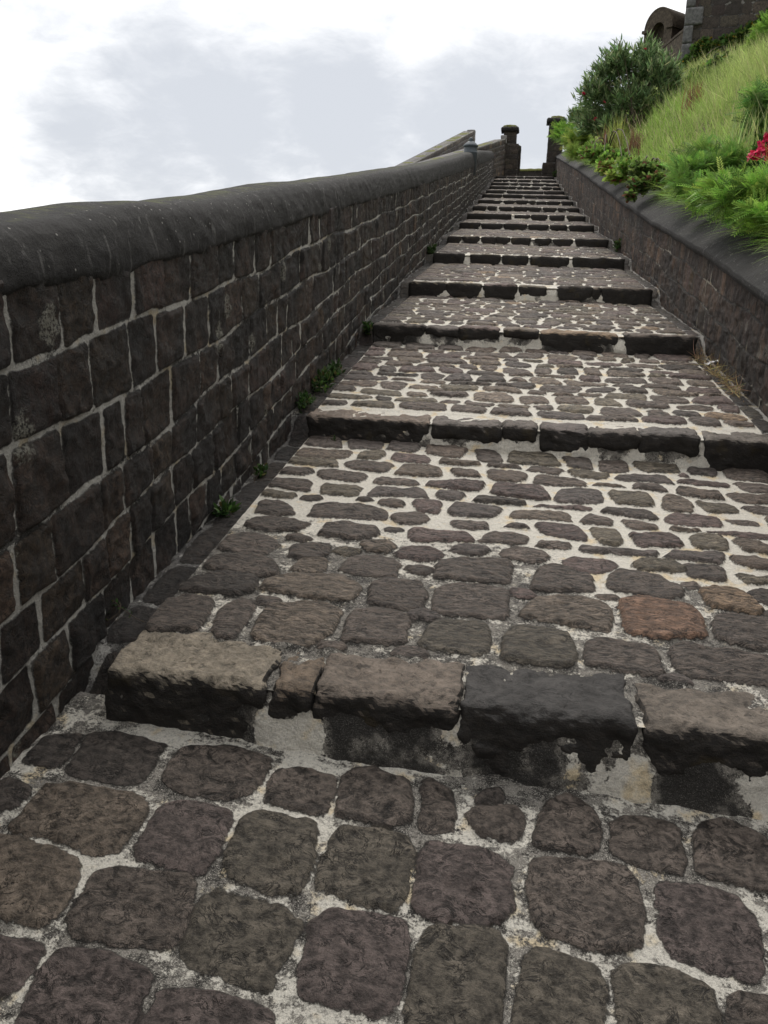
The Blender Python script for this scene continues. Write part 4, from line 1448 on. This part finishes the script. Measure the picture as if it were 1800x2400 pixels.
def flower_cluster(name, p, rad, n, c, parent, size):
    acc = Acc()
    pos = np.array(p)[None] + np.clip(rng.normal(size=(n, 3)), -1.3, 1.3) * rad * .42
    for k in range(n):
        m = 5
        ax = unit(rng.normal(size=3) + np.array([-.3, -1.0, .5]))
        a_ = unit(np.cross(ax, [.2, .3, 1])); b_ = np.cross(ax, a_)
        ang = np.linspace(0, 2 * math.pi, m, endpoint=False) + rng.uniform(0, 6)
        dirs = a_[None] * np.cos(ang)[:, None] + b_[None] * np.sin(ang)[:, None] + ax[None] * .5
        V, F, T = instance(BROAD, np.repeat(pos[k][None], m, 0), dirs, np.full(m, size), np.full(m, size * .85), jit(c, m, .15, .06), np.repeat(ax[None], m, 0))
        acc.add(V, F, T)
    return acc.build(name, M_PETAL, parent)


def shrub(name, label, cat, root, clumps, ntip, per, tpl, L, W, cols, group=None, up=.6, twig=.28, flowers=(), nstem=9, rad=.018, droop=0.0, stemmat=None):
    t = empty(name, root, label, cat, group)
    P, D, rr_ = clump_points(clumps, ntip)
    tipdir = unit(D * .7 + np.array([0, 0, up]) + rng.normal(size=D.shape) * .25)
    acc = Acc()
    tt_ = rng.uniform(0, 1, (ntip, per))
    pos = (P[:, None, :] - tipdir[:, None, :] * (tt_[..., None] * twig)).reshape(-1, 3)
    base = np.repeat(tipdir, per, 0)
    out = unit(np.cross(base, rng.normal(size=base.shape)))
    spread = (.45 + .75 * tt_.reshape(-1, 1))
    dirs = unit(base * (1.1 - .4 * tt_.reshape(-1, 1)) + out * spread - np.array([0, 0, droop]))
    n = len(pos)
    ci = rng.choice(len(cols), n, p=np.array([c[1] for c in cols]) / sum(c[1] for c in cols))
    tint = np.array([c[0] for c in cols])[ci] * (1 + .22 * rng.normal(size=(n, 1))) * (1 + .08 * rng.normal(size=(n, 3)))
    tint = np.clip(tint, .003, .8)
    l = rng.uniform(*L, n)
    V, F, T = instance(tpl, pos, dirs, l, l * W * rng.uniform(.8, 1.2, n), tint, unit(np.array([[0, 0, 1.0]]) + .5 * rng.normal(size=(n, 3))))
    acc.add(V, F, T)
    acc.build('foliage', M_LEAF, t)
    r0 = np.array(root, float)
    paths = []
    for k in rng.choice(ntip, min(nstem, ntip), replace=False):
        e_ = P[k]
        mid = r0 * .5 + e_ * .5 + np.array([0, 0, .12 * np.linalg.norm(e_ - r0)]) + rng.normal(size=3) * .05
        s_ = r0 + np.array([rng.normal() * .1, rng.normal() * .1, -.1])
        tq = np.linspace(0, 1, 7)[:, None]
        paths.append((1 - tq) ** 2 * s_ + 2 * tq * (1 - tq) * mid + tq ** 2 * e_)
    tubes(paths, rad, rad * .35, M_BARK, 'stem', t)
    for f in flowers:
        flower_cluster('flower', f[0], f[1], f[2], f[3], t, f[4])
    return t


def cl(px, py, Y, rx, ry=None, rz=None):
    """an ellipsoid whose middle shows at this spot of the photo, sizes in photo pixels turned to metres at its distance"""
    p = at_y(px, py, Y)
    s_ = Y / FPX
    ry = ry or rx
    rz = rz or rx
    return (p[0], p[1], p[2], rx * s_, ry * s_, rz * s_)


def on_hill(px, py, lo=5.0, hi=45):
    d = ray(px, py)
    ts = np.arange(lo, hi, .03) / d[1]
    for t in ts:
        p = EYEP + d * t
        if p[0] > 2.0 and p[2] < ground_at(p[0], p[1]): return p
    return EYEP + d * ts[-1]


OLE = [((.16, .245, .10), 5), ((.23, .32, .145), 4), ((.09, .15, .06), 2), ((.34, .41, .22), 1.5)]
PINK, RED, MAG = (.55, .10, .11), (.62, .025, .10), (.45, .03, .13)
Yo = 26.5
b_ = on_hill(1490, 322)
shrub('oleander_bush', 'large dark green oleander bush with a few red flowers beside the right pier', 'bush', tuple(b_ - np.array([0, 0, .1])),
      [cl(1405, 225, Yo, 52, None, 62), cl(1450, 165, Yo, 55, None, 55), cl(1480, 250, Yo - .5, 62, None, 60), cl(1540, 190, Yo - .3, 60, None, 62), cl(1520, 130, Yo, 38, None, 38), cl(1400, 290, Yo, 45, None, 35), cl(1565, 250, Yo - .8, 38, None, 40), cl(1445, 300, Yo - .6, 50, None, 34)],
      900, 15, LANCE, (.16, .27), .17, OLE, twig=.42, up=.75, nstem=24,
      flowers=[(at_y(1368, 219, Yo - .3), .04, 5, RED, .042), (at_y(1416, 238, Yo - .5), .04, 4, PINK, .036), (at_y(1396, 279, Yo - .6), .05, 6, RED, .042), (at_y(1512, 113, Yo - .4), .04, 4, RED, .036)])
Yo = 36
b_ = on_hill(1352, 318, 20, 40)
shrub('oleander_bush', 'small thin oleander leaning against the right gate pier', 'bush', (at_y(1350, 310, Yo)), [cl(1352, 285, Yo, 24, None, 24), cl(1375, 265, Yo - 1, 26, None, 22), cl(1345, 262, Yo, 12, None, 10)], 230, 13, LANCE, (.12, .2), .17, OLE + [((.2, .18, .05), .6)], twig=.3, up=.9,
      flowers=[(at_y(1332, 300, Yo - .6), .10, 7, MAG, .06)])
# vines along the tower foot
VIN = [((.075, .15, .036), 5), ((.11, .20, .045), 4), ((.19, .24, .06), 2), ((.38, .28, .04), .6), ((.05, .09, .03), 2)]
def clh(px, py, rx, rz, back=.5):
    # ellipsoid resting on the bank where its foot shows in the photo
    p = on_hill(px, py + rz * .75, 8, 36)
    return cl(px, py, p[1] - back, rx, None, rz)


VC = [clh(1622, 160, 30, 26), clh(1650, 122, 30, 24), clh(1672, 140, 36, 26), clh(1702, 122, 38, 28), clh(1735, 104, 38, 26), clh(1765, 88, 34, 26), clh(1805, 62, 36, 30), clh(1640, 180, 26, 18), clh(1690, 158, 32, 20), clh(1655, 108, 16, 16)]
b_ = np.array(VC[4][:3]) - np.array([0, 0, .4])
shrub('vine_hedge', 'broad leafy climbing vine with yellowing leaves along the foot of the tower', 'vine', tuple(b_), VC,
      1500, 11, BROAD, (.08, .16), .85, VIN, twig=.22, up=.35, droop=.25)
ACA = [((.24, .42, .07), 5), ((.17, .32, .055), 4), ((.33, .50, .10), 3), ((.10, .19, .04), 2)]
Ya = 24.0
shrub('feathery_shrub', 'bright green feathery shrub at the right edge in front of the tower', 'bush', tuple(at_y(1795, 150, Ya)),
      [cl(1788, 100, Ya, 26, None, 28), cl(1806, 76, Ya, 24, None, 24), cl(1798, 132, Ya, 34, None, 26)], 330, 5, FROND, (.2, .34), .9, ACA, twig=.3, up=.5, droop=.15)
Ya = 11.4
shrub('feathery_shrub', 'darker feathery shrub growing above the red bougainvillea', 'bush', tuple(on_hill(1780, 345)),
      [cl(1785, 255, Ya, 24, None, 34), cl(1806, 290, Ya, 28, None, 36), cl(1772, 228, Ya, 20, None, 14), cl(1772, 310, Ya, 18, None, 20)], 130, 5, FROND, (.15, .26), .9, [((.19, .34, .08), 5), ((.12, .23, .06), 4), ((.26, .42, .10), 2)], twig=.22, up=.5, droop=.2)
Yb = 9.6
bg = shrub('bougainvillea_bush', 'bougainvillea bush with crimson flowers at the right edge', 'bush', tuple(on_hill(1795, 455)),
           [cl(1790, 400, Yb, 46, None, 36), cl(1770, 425, Yb - .2, 34, None, 24), cl(1800, 360, Yb, 30)], 260, 9, BROAD, (.05, .09), .75, [((.07, .15, .03), 5), ((.045, .095, .025), 4), ((.12, .21, .04), 2)], twig=.15, up=.4,
           flowers=[(at_y(1768, 368, Yb - .35), .075, 14, RED, .036), (at_y(1790, 352, Yb - .35), .07, 14, RED, .036), (at_y(1800, 322, Yb - .3), .04, 12, RED, .035), (at_y(1782, 340, Yb - .3), .04, 6, (.68, .04, .16), .034), (at_y(1797, 372, Yb - .3), .05, 8, RED, .035)])
Yf = 7.6
shrub('feathery_shrub', 'big bright green feathery shrub spilling over the right coping nearest the viewer', 'bush', tuple(on_hill(1740, 505)),
      [cl(1750, 465, Yf, 56, None, 36), cl(1800, 455, Yf - .2, 46, None, 44), cl(1700, 445, Yf + .4, 40, None, 30), cl(1785, 495, Yf - .5, 36, None, 18), cl(1650, 455, Yf + 1.4, 28, None, 22)], 400, 5, FROND, (.11, .20), .75, ACA, twig=.2, up=.35, droop=.3)
Yf = 10.2
shrub('feathery_shrub', 'mid green feathery shrub sprawling on the right coping beyond the nearest bright shrub', 'bush', tuple(on_hill(1620, 420)),
      [cl(1620, 400, Yf, 44, None, 30), cl(1655, 370, Yf + .6, 46, None, 30), cl(1600, 425, Yf - .3, 30, None, 20), cl(1700, 380, Yf, 40, None, 30)], 380, 5, FROND, (.10, .18), .75, [((.18, .33, .065), 5), ((.12, .23, .05), 4), ((.25, .40, .09), 2)], twig=.2, up=.4, droop=.25)
Yr_ = 13.0
shrub('leafy_weed', 'low bush of small rounded leaves with reddish stems hanging over the right coping', 'weed', tuple(on_hill(1520, 415, 8)),
      [cl(1515, 405, Yr_, 40, None, 26), cl(1545, 425, Yr_ - .4, 34, None, 22), cl(1500, 435, Yr_ - .3, 28, None, 14), cl(1480, 455, Yr_ - .5, 16, None, 8)], 330, 9, BROAD, (.045, .085), .8, [((.13, .21, .05), 5), ((.18, .27, .07), 3), ((.17, .08, .05), 2), ((.08, .13, .04), 3)], twig=.16, up=.35)
Yq = 17.5
shrub('leafy_weed', 'bright green leafy weed patch on the coping edge below the oleander bush', 'weed', tuple(on_hill(1420, 372, 8)),
      [cl(1405, 362, Yq + 1, 34, None, 18), cl(1440, 372, Yq - 1, 34, None, 20), cl(1385, 352, Yq + 4, 26, None, 14), cl(1470, 390, Yq - 3, 30, None, 18)], 380, 9, BROAD, (.06, .11), .55, [((.19, .33, .06), 5), ((.27, .42, .09), 4), ((.18, .09, .05), 1), ((.12, .21, .05), 3)], twig=.2, up=.5)
shrub('leafy_weed', 'small yellow-green leafy weed trailing over the right coping lip', 'weed', tuple(on_hill(1440, 420, 8)),
      [cl(1448, 412, 15, 22, None, 12), cl(1425, 395, 16, 22, None, 12)], 130, 9, BROAD, (.07, .13), .6, [((.25, .37, .07), 5), ((.33, .44, .10), 3), ((.20, .08, .05), 1)], twig=.16, up=.3, droop=.2)
Yw = 34.0
shrub('feathery_shrub', 'small light green feathery bush on the wall top right in front of the right pier', 'bush', tuple(at_y(1322, 338, Yw)),
      [cl(1318, 315, Yw, 20, None, 20), cl(1330, 325, Yw - 1, 18, None, 14)], 120, 5, FROND, (.2, .34), .9, ACA, twig=.3, up=.6, droop=.1)
shrub('feathery_shrub', 'fluffy yellow-green bush on the wall top, second from the right pier', 'bush', tuple(at_y(1352, 352, 27)),
      [cl(1352, 334, 27, 24, None, 24), cl(1345, 355, 26, 16, None, 12)], 170, 5, FROND, (.17, .3), .9, [((.30, .40, .09), 5), ((.22, .32, .07), 3)], twig=.3, up=.8)


# tufts of strap leaves
def tuft(name, label, cat, p, n, L, W, c, spread=.9, group=None, tpl=BLADE2, mat=M_GRASS, rad=.08, lean=(0, 0, 0)):
    t = empty(name, tuple(p), label, cat, group)
    pos = np.array(p)[None] + np.stack([rng.normal(size=n) * rad, rng.normal(size=n) * rad, np.full(n, -.02)], 1)
    d = rng.normal(size=(n, 3)) * spread
    d[:, 2] = np.abs(d[:, 2]) * .3 + 1
    d += np.array(lean)
    l = rng.uniform(*L, n)
    upv = unit(np.cross(np.cross(d, [0, 0, 1.0]), d) * -1 + 1e-6)
    V, F, T = instance(tpl, pos, d, l, np.full(n, W), jit(c, n, .25, .1), upv * -1)
    acc = Acc(); acc.add(V, F, T)
    acc.build('blade', mat, t)
    return t


TUFTS = [('strap_leaf_tuft', 'arching red-brown strap leaved tuft on the right coping beside the pale green grass', (1415, 380), 150, (.4, .8), .026, (.26, .11, .07)),
         ('strap_leaf_tuft', 'yellow-green arching strap leaved tuft behind the low round-leaved bush', (1440, 372), 220, (.5, .95), .022, (.36, .42, .11)),
         ('strap_leaf_tuft', 'small dry red-brown tuft in the middle of the grassy slope', (1620, 282), 110, (.35, .7), .035, (.24, .115, .065)),
         ('strap_leaf_tuft', 'pale green spiky tuft in front of the bougainvillea', (1735, 425), 80, (.35, .7), .018, (.45, .52, .2)),
         ('strap_leaf_tuft', 'thin red-brown tuft under the oleander beside the coping', (1485, 378), 140, (.35, .65), .022, (.22, .125, .075))]
for nm, lb, (px, py), n, L, W, c in TUFTS:
    tuft(nm, lb, 'tuft', on_hill(px, py, 6), n, L, W, c, .55, 'arching strap leaved tufts on the bank')
# dry seed pods on a stalk
pp = on_hill(1625, 395, 6)
sp_ = empty('dry_seed_stalk', tuple(pp), 'thin stalk with open red-brown dry pods against the bright grass', 'seed stalk')
s1 = at_y(1618, 372, pp[1] - .4)
tubes([[pp, pp * .5 + s1 * .5 + np.array([.04, 0, .05]), s1]], .006, .003, M_BARK, 'stem', sp_)
acc = Acc()
dirs = np.array([(-.9, -.2, .05), (-.6, -.1, .6), (.5, -.3, .35), (.9, -.2, -.3), (.25, -.3, -.9)])
V, F, T = instance(LANCE, np.repeat(s1[None], 5, 0) + rng.normal(size=(5, 3)) * .03, dirs, np.full(5, .17), np.full(5, .03), jit((.16, .06, .03), 5, .2))
acc.add(V, F, T); acc.build('pod', M_LEAF, sp_)

# grass on the bank
acc = Acc()
N = 120000
X = 2.12 + rng.beta(1.0, 1.25, N) * 7.5
Y = rng.uniform(5.5, 44, N) ** 1.0
keep = rng.uniform(0, 1, N) < np.clip(14 / Y, .28, 1)
X, Y = X[keep], Y[keep]
Zg_ = hill_z(X, Y)
vis = (X / Y < .46)
X, Y, Zg_ = X[vis], Y[vis], Zg_[vis]
n = len(X)
pat = fbm(X * .9, Y * .9, 0, 3, 77)
pat2 = fbm(X * .35, Y * .35, 5, 3, 78)
up_ = np.clip((X - 2.2) / 2.0, 0, 1)
l = rng.uniform(.18, .5, n) * (1 + .9 * pat) * (.8 + .4 * up_)
d = np.stack([rng.normal(size=n) * .35 - .30, rng.normal(size=n) * .35 - .22, np.ones(n)], 1)
c1, c2, c3, c4 = np.array((.40, .49, .16)), np.array((.29, .41, .10)), np.array((.58, .56, .28)), np.array((.33, .52, .10))
w1 = np.clip(.5 + 1.6 * pat2, 0, 1)[:, None]
tint = (c1 * w1 + c2 * (1 - w1))
dry = rng.uniform(0, 1, n) < .12
tint = tint * (1 + .9 * np.clip(fbm(X * 2.3, Y * 1.6, 2, 3, 79), -.5, .5))[:, None]
tint[dry] = c3
low = (rng.uniform(0, 1, n) < .6 * (1 - up_))
tint[low] = c4
tint = np.clip(tint * (1 + .2 * rng.normal(size=(n, 1))), .01, .8)
wd = np.maximum(.006, .00062 * Y) * rng.uniform(.7, 1.4, n)
V, F, T = instance(BLADE, np.stack([X, Y, Zg_ - .03], 1), d, l, wd, tint)
acc.add(V, F, T)
# lush fringe hanging over the coping
m = 9000
yf = 5.5 + 33 * rng.uniform(0, 1, m) ** 1.3
xf = 2.02 + np.abs(rng.normal(size=m)) * .22
keep = fbm(yf * .55, 0, 0, 3, 91) > -.22
xf, yf = xf[keep], yf[keep]
m = len(xf)
d = np.stack([-.5 - .5 * rng.uniform(0, 1, m), rng.normal(size=m) * .5, .75 + 0 * xf], 1)
V, F, T = instance(BLADE2, np.stack([xf, yf, hill_z(xf, yf) - .02], 1), d, rng.uniform(.2, .5, m), np.maximum(.008, .0008 * yf), jit((.30, .47, .09), m, .25, .1), unit(np.stack([np.full(m, .3), rng.normal(size=m) * .3, np.full(m, -1.0)], 1)))
acc.add(V, F, T)
# feathery seed stalks standing above it
m = 700
k_ = rng.choice(n, m)
ps = np.stack([X[k_], Y[k_], Zg_[k_]], 1)
d = np.stack([rng.normal(size=m) * .3 - .25, rng.normal(size=m) * .3, np.full(m, 1.2)], 1)
V, F, T = instance(BLADE, ps, d, rng.uniform(.5, .95, m), np.maximum(.004, .00045 * Y[k_]), jit((.55, .50, .28), m, .15, .05))
acc.add(V, F, T)
gr = acc.build('grass', M_GRASS, None)
tag(gr, 'long light green and straw coloured grass covering the bank', 'grass', kind='stuff')


# weeds in the gutters
def weed(label, p, r, n, L, cols, flat=.8, group='weeds rooted in the gutters'):
    return shrub('gutter_weed', label, 'weed', tuple(p), [(p[0], p[1], p[2] + r * flat * .4, r * .5, r, r * flat * .8)], n, 6, LANCE, (L[0] * .8, L[1] * .85), .42, cols, group, up=.8, twig=.09, nstem=8, rad=.002)


GW = [((.05, .10, .025), 5), ((.03, .06, .018), 4), ((.09, .16, .04), 1.2), ((.16, .13, .05), .8)]


def gpt(px, py, X):
    p = at_x(px, py, X)
    return np.array([X, p[1], float(gutter_z(np.array([p[1]]))[0])])


weed('bright green weed nearest the viewer at the foot of the left wall', gpt(528, 1182, -1.30), .09, 26, (.03, .065), GW)
weed('small dark weed tuft with a dry stalk at the foot of the left wall', gpt(612, 1095, -1.30), .07, 16, (.03, .055), GW)
weed('trailing weed at the lower end of the ivy patch by the left wall', gpt(715, 950, -1.30), .13, 40, (.025, .05), GW)
weed('bushy weed in the middle of the ivy patch by the left wall', gpt(755, 905, -1.29), .17, 60, (.03, .055), GW)
weed('leafy weed at the upper end of the ivy patch by the left wall', gpt(788, 870, -1.28), .13, 44, (.03, .06), GW)
weed('single small weed beside the left end of the third step', gpt(862, 775, -1.28), .09, 22, (.04, .07), GW)
weed('dull weed farther up the left gutter', gpt(1010, 605, -1.28), .16, 30, (.05, .09), [((.04, .07, .025), 5), ((.06, .09, .03), 3)])
weed('green weed clinging to the right wall beside the fifth step', gpt(1447, 580, 1.60), .14, 40, (.04, .08), GW, 1.4)
weed('pale weed at the top of the right gutter by the landing', gpt(1300, 420, 1.58), .22, 34, (.08, .14), GW, 1.2)
weed('tiny seedling on the left wall base beside the first step', np.array([-1.335, 2.62, .52]), .022, 5, (.015, .03), GW)
weed('tiny weed in front of the second step at its left end', np.array([-1.02, 4.88, .73]), .035, 8, (.02, .035), GW)

# dry straw and a paper scrap in the right gutter
st = empty('straw_heap', tuple(gpt(1690, 890, 1.58)), 'heap of dry yellow straw lying in the right gutter', 'straw')
acc = Acc()
n = 260
tq = rng.uniform(0, 1, n)
pa, pb = gpt(1632, 838, 1.55), gpt(1735, 938, 1.57)
pos = pa[None] * (1 - tq[:, None]) + pb[None] * tq[:, None] + np.stack([rng.normal(size=n) * .018, rng.normal(size=n) * .08, np.abs(rng.normal(size=n)) * .03 + .01], 1)
pos[:, 2] = gutter_z(pos[:, 1]) + .010 + np.abs(rng.normal(size=n)) * .02
d = np.stack([rng.normal(size=n) * .3, rng.normal(size=n), rng.normal(size=n) * .28 + .08], 1)
V, F, T = instance(BLADE2, pos, d, rng.uniform(.06, .17, n), np.full(n, .004), jit((.42, .31, .16), n, .3, .1))
acc.add(V, F, T); acc.build('straw', M_STRAW, st)
pp = gpt(1665, 868, 1.60)
us = np.linspace(-.5, .5, 10)
U, V = np.meshgrid(us, us, indexing='ij')
sc = mesh_np('paper_scrap', np.stack([pp[0] + U * .09, pp[1] + V * .12, pp[2] + .035 + .03 * fbm(U * 4, V * 4, 1, 2, 3) + .03 * U], -1).reshape(-1, 3), [grid_faces(10, 10)], M_PAPER)
sc.modifiers.new('thick', 'SOLIDIFY').thickness = .002
tag(sc, 'crumpled white scrap of paper lying by the straw in the right gutter', 'litter')

# ------------------------------------------------------------------ sky and sun
world = bpy.data.worlds.new('World')
scene.world = world
world.use_nodes = True
nt = world.node_tree
nt.nodes.clear()
g = NT(nt)
SUN_EL, SUN_AZ = 52.0, -8.0          # azimuth from +Y, negative = towards -X
sky = g.n('ShaderNodeTexSky', sky_type='NISHITA')
sky.sun_disc = False
sky.sun_elevation = R(SUN_EL)
sky.sun_rotation = R(SUN_AZ)
dirv = g.n('ShaderNodeVectorMath', operation='NORMALIZE')
g.link(g.tc.outputs['Generated'], dirv.inputs[0])
D = dirv.outputs[0]
sep = g.n('ShaderNodeSeparateXYZ')
g.link(D, sep.inputs[0])
den = g.math('ADD', g.math('MAXIMUM', sep.outputs[2], 0.0), .35)
flat = g.n('ShaderNodeCombineXYZ')
g.link(g.math('DIVIDE', sep.outputs[0], den), flat.inputs[0])
g.link(g.math('DIVIDE', sep.outputs[1], den), flat.inputs[1])
g.link(g.math('MULTIPLY', sep.outputs[2], 1.5), flat.inputs[2])
cn = g.noise(3.4, 8, .58, flat.outputs[0], .5)
cn2 = g.noise(9, 7, .62, flat.outputs[0], .3)


def blob(px, py, deg, st):
    d = ray(px, py)
    d = d / np.linalg.norm(d)
    k = g.n('ShaderNodeVectorMath', operation='DOT_PRODUCT')
    g.link(D, k.inputs[0])
    k.inputs[1].default_value = tuple(d)
    return g.ramp(k.outputs['Value'], math.cos(R(deg)), 1.0, 0, st)


BL = [(130, 180, 9, .34), (330, 345, 8, .55), (500, 390, 6, .5), (700, 330, 8, .7), (950, 300, 9, .75), (1250, 300, 10, .95), (600, 0, 11, .5), (330, 20, 10, .35), (200, 420, 7, .3), (1500, 350, 12, .5), (-300, 250, 14, .3), (2300, 200, 20, .3)]
acc_ = None
for b in BL:
    v = blob(*b)
    acc_ = v if acc_ is None else g.math('ADD', acc_, v)
gm = g.math('ADD', acc_, g.math('MULTIPLY', g.math('SUBTRACT', cn, .5), 1.5))
gm = g.math('ADD', gm, g.math('MULTIPLY', g.math('SUBTRACT', cn2, .5), 1.1))
gm = g.ramp(gm, .02, 1.5)
gold = g.mix(g.math('MULTIPLY', gm, .9), (10.4, 10.35, 10.3), (4.35, 4.6, 5.05))
cloud = g.mix(.97, sky.outputs[0], gold)
# sky brightens towards the veiled sun; made-up dimming behind the viewer darkens the risers
k = g.n('ShaderNodeVectorMath', operation='DOT_PRODUCT')
g.link(D, k.inputs[0])
sd_ = (math.sin(R(SUN_AZ)) * math.cos(R(SUN_EL)), math.cos(R(SUN_AZ)) * math.cos(R(SUN_EL)), math.sin(R(SUN_EL)))
k.inputs[1].default_value = sd_
thin = g.ramp(k.outputs['Value'], -.3, .75, .42, 1.0)
cloud = g.mul(cloud, thin)
below = g.ramp(sep.outputs[2], -.12, -.02, 0, 1)
cloud = g.mix(below, (1.2, 1.25, 1.2), cloud)
bgn = g.n('ShaderNodeBackground')
g.link(cloud, bgn.inputs[0])
bgn.inputs[1].default_value = .142
o = g.n('ShaderNodeOutputWorld')
g.link(bgn.outputs[0], o.inputs[0])

sun = bpy.data.lights.new('sun', 'SUN')
sun.energy = 1.5
sun.angle = R(22)
sun.color = (1, .94, .86)
so = bpy.data.objects.new('sun', sun)
col.objects.link(so)
so.rotation_euler = Vector(sd_).to_track_quat('Z', 'Y').to_euler()
so.location = (0, 10, 30)

cam = bpy.data.cameras.new('camera')
co = bpy.data.objects.new('camera', cam)
col.objects.link(co)
from mathutils import Matrix
rot3 = Matrix(((AX[0][0], AX[1][0], -AX[2][0]), (AX[0][1], AX[1][1], -AX[2][1]), (AX[0][2], AX[1][2], -AX[2][2])))
co.matrix_world = Matrix.Translation(Vector(EYEP)) @ rot3.to_4x4()
cam.sensor_fit = 'VERTICAL'
cam.sensor_height = 24
cam.lens = 24 * FPX / 2400
cam.clip_start = .05
cam.clip_end = 6000
scene.camera = co
vs_ = scene.view_settings
vs_.view_transform = 'Standard'
vs_.look = 'None'
vs_.exposure = 0
vs_.gamma = 1
scene.render.film_transparent = False
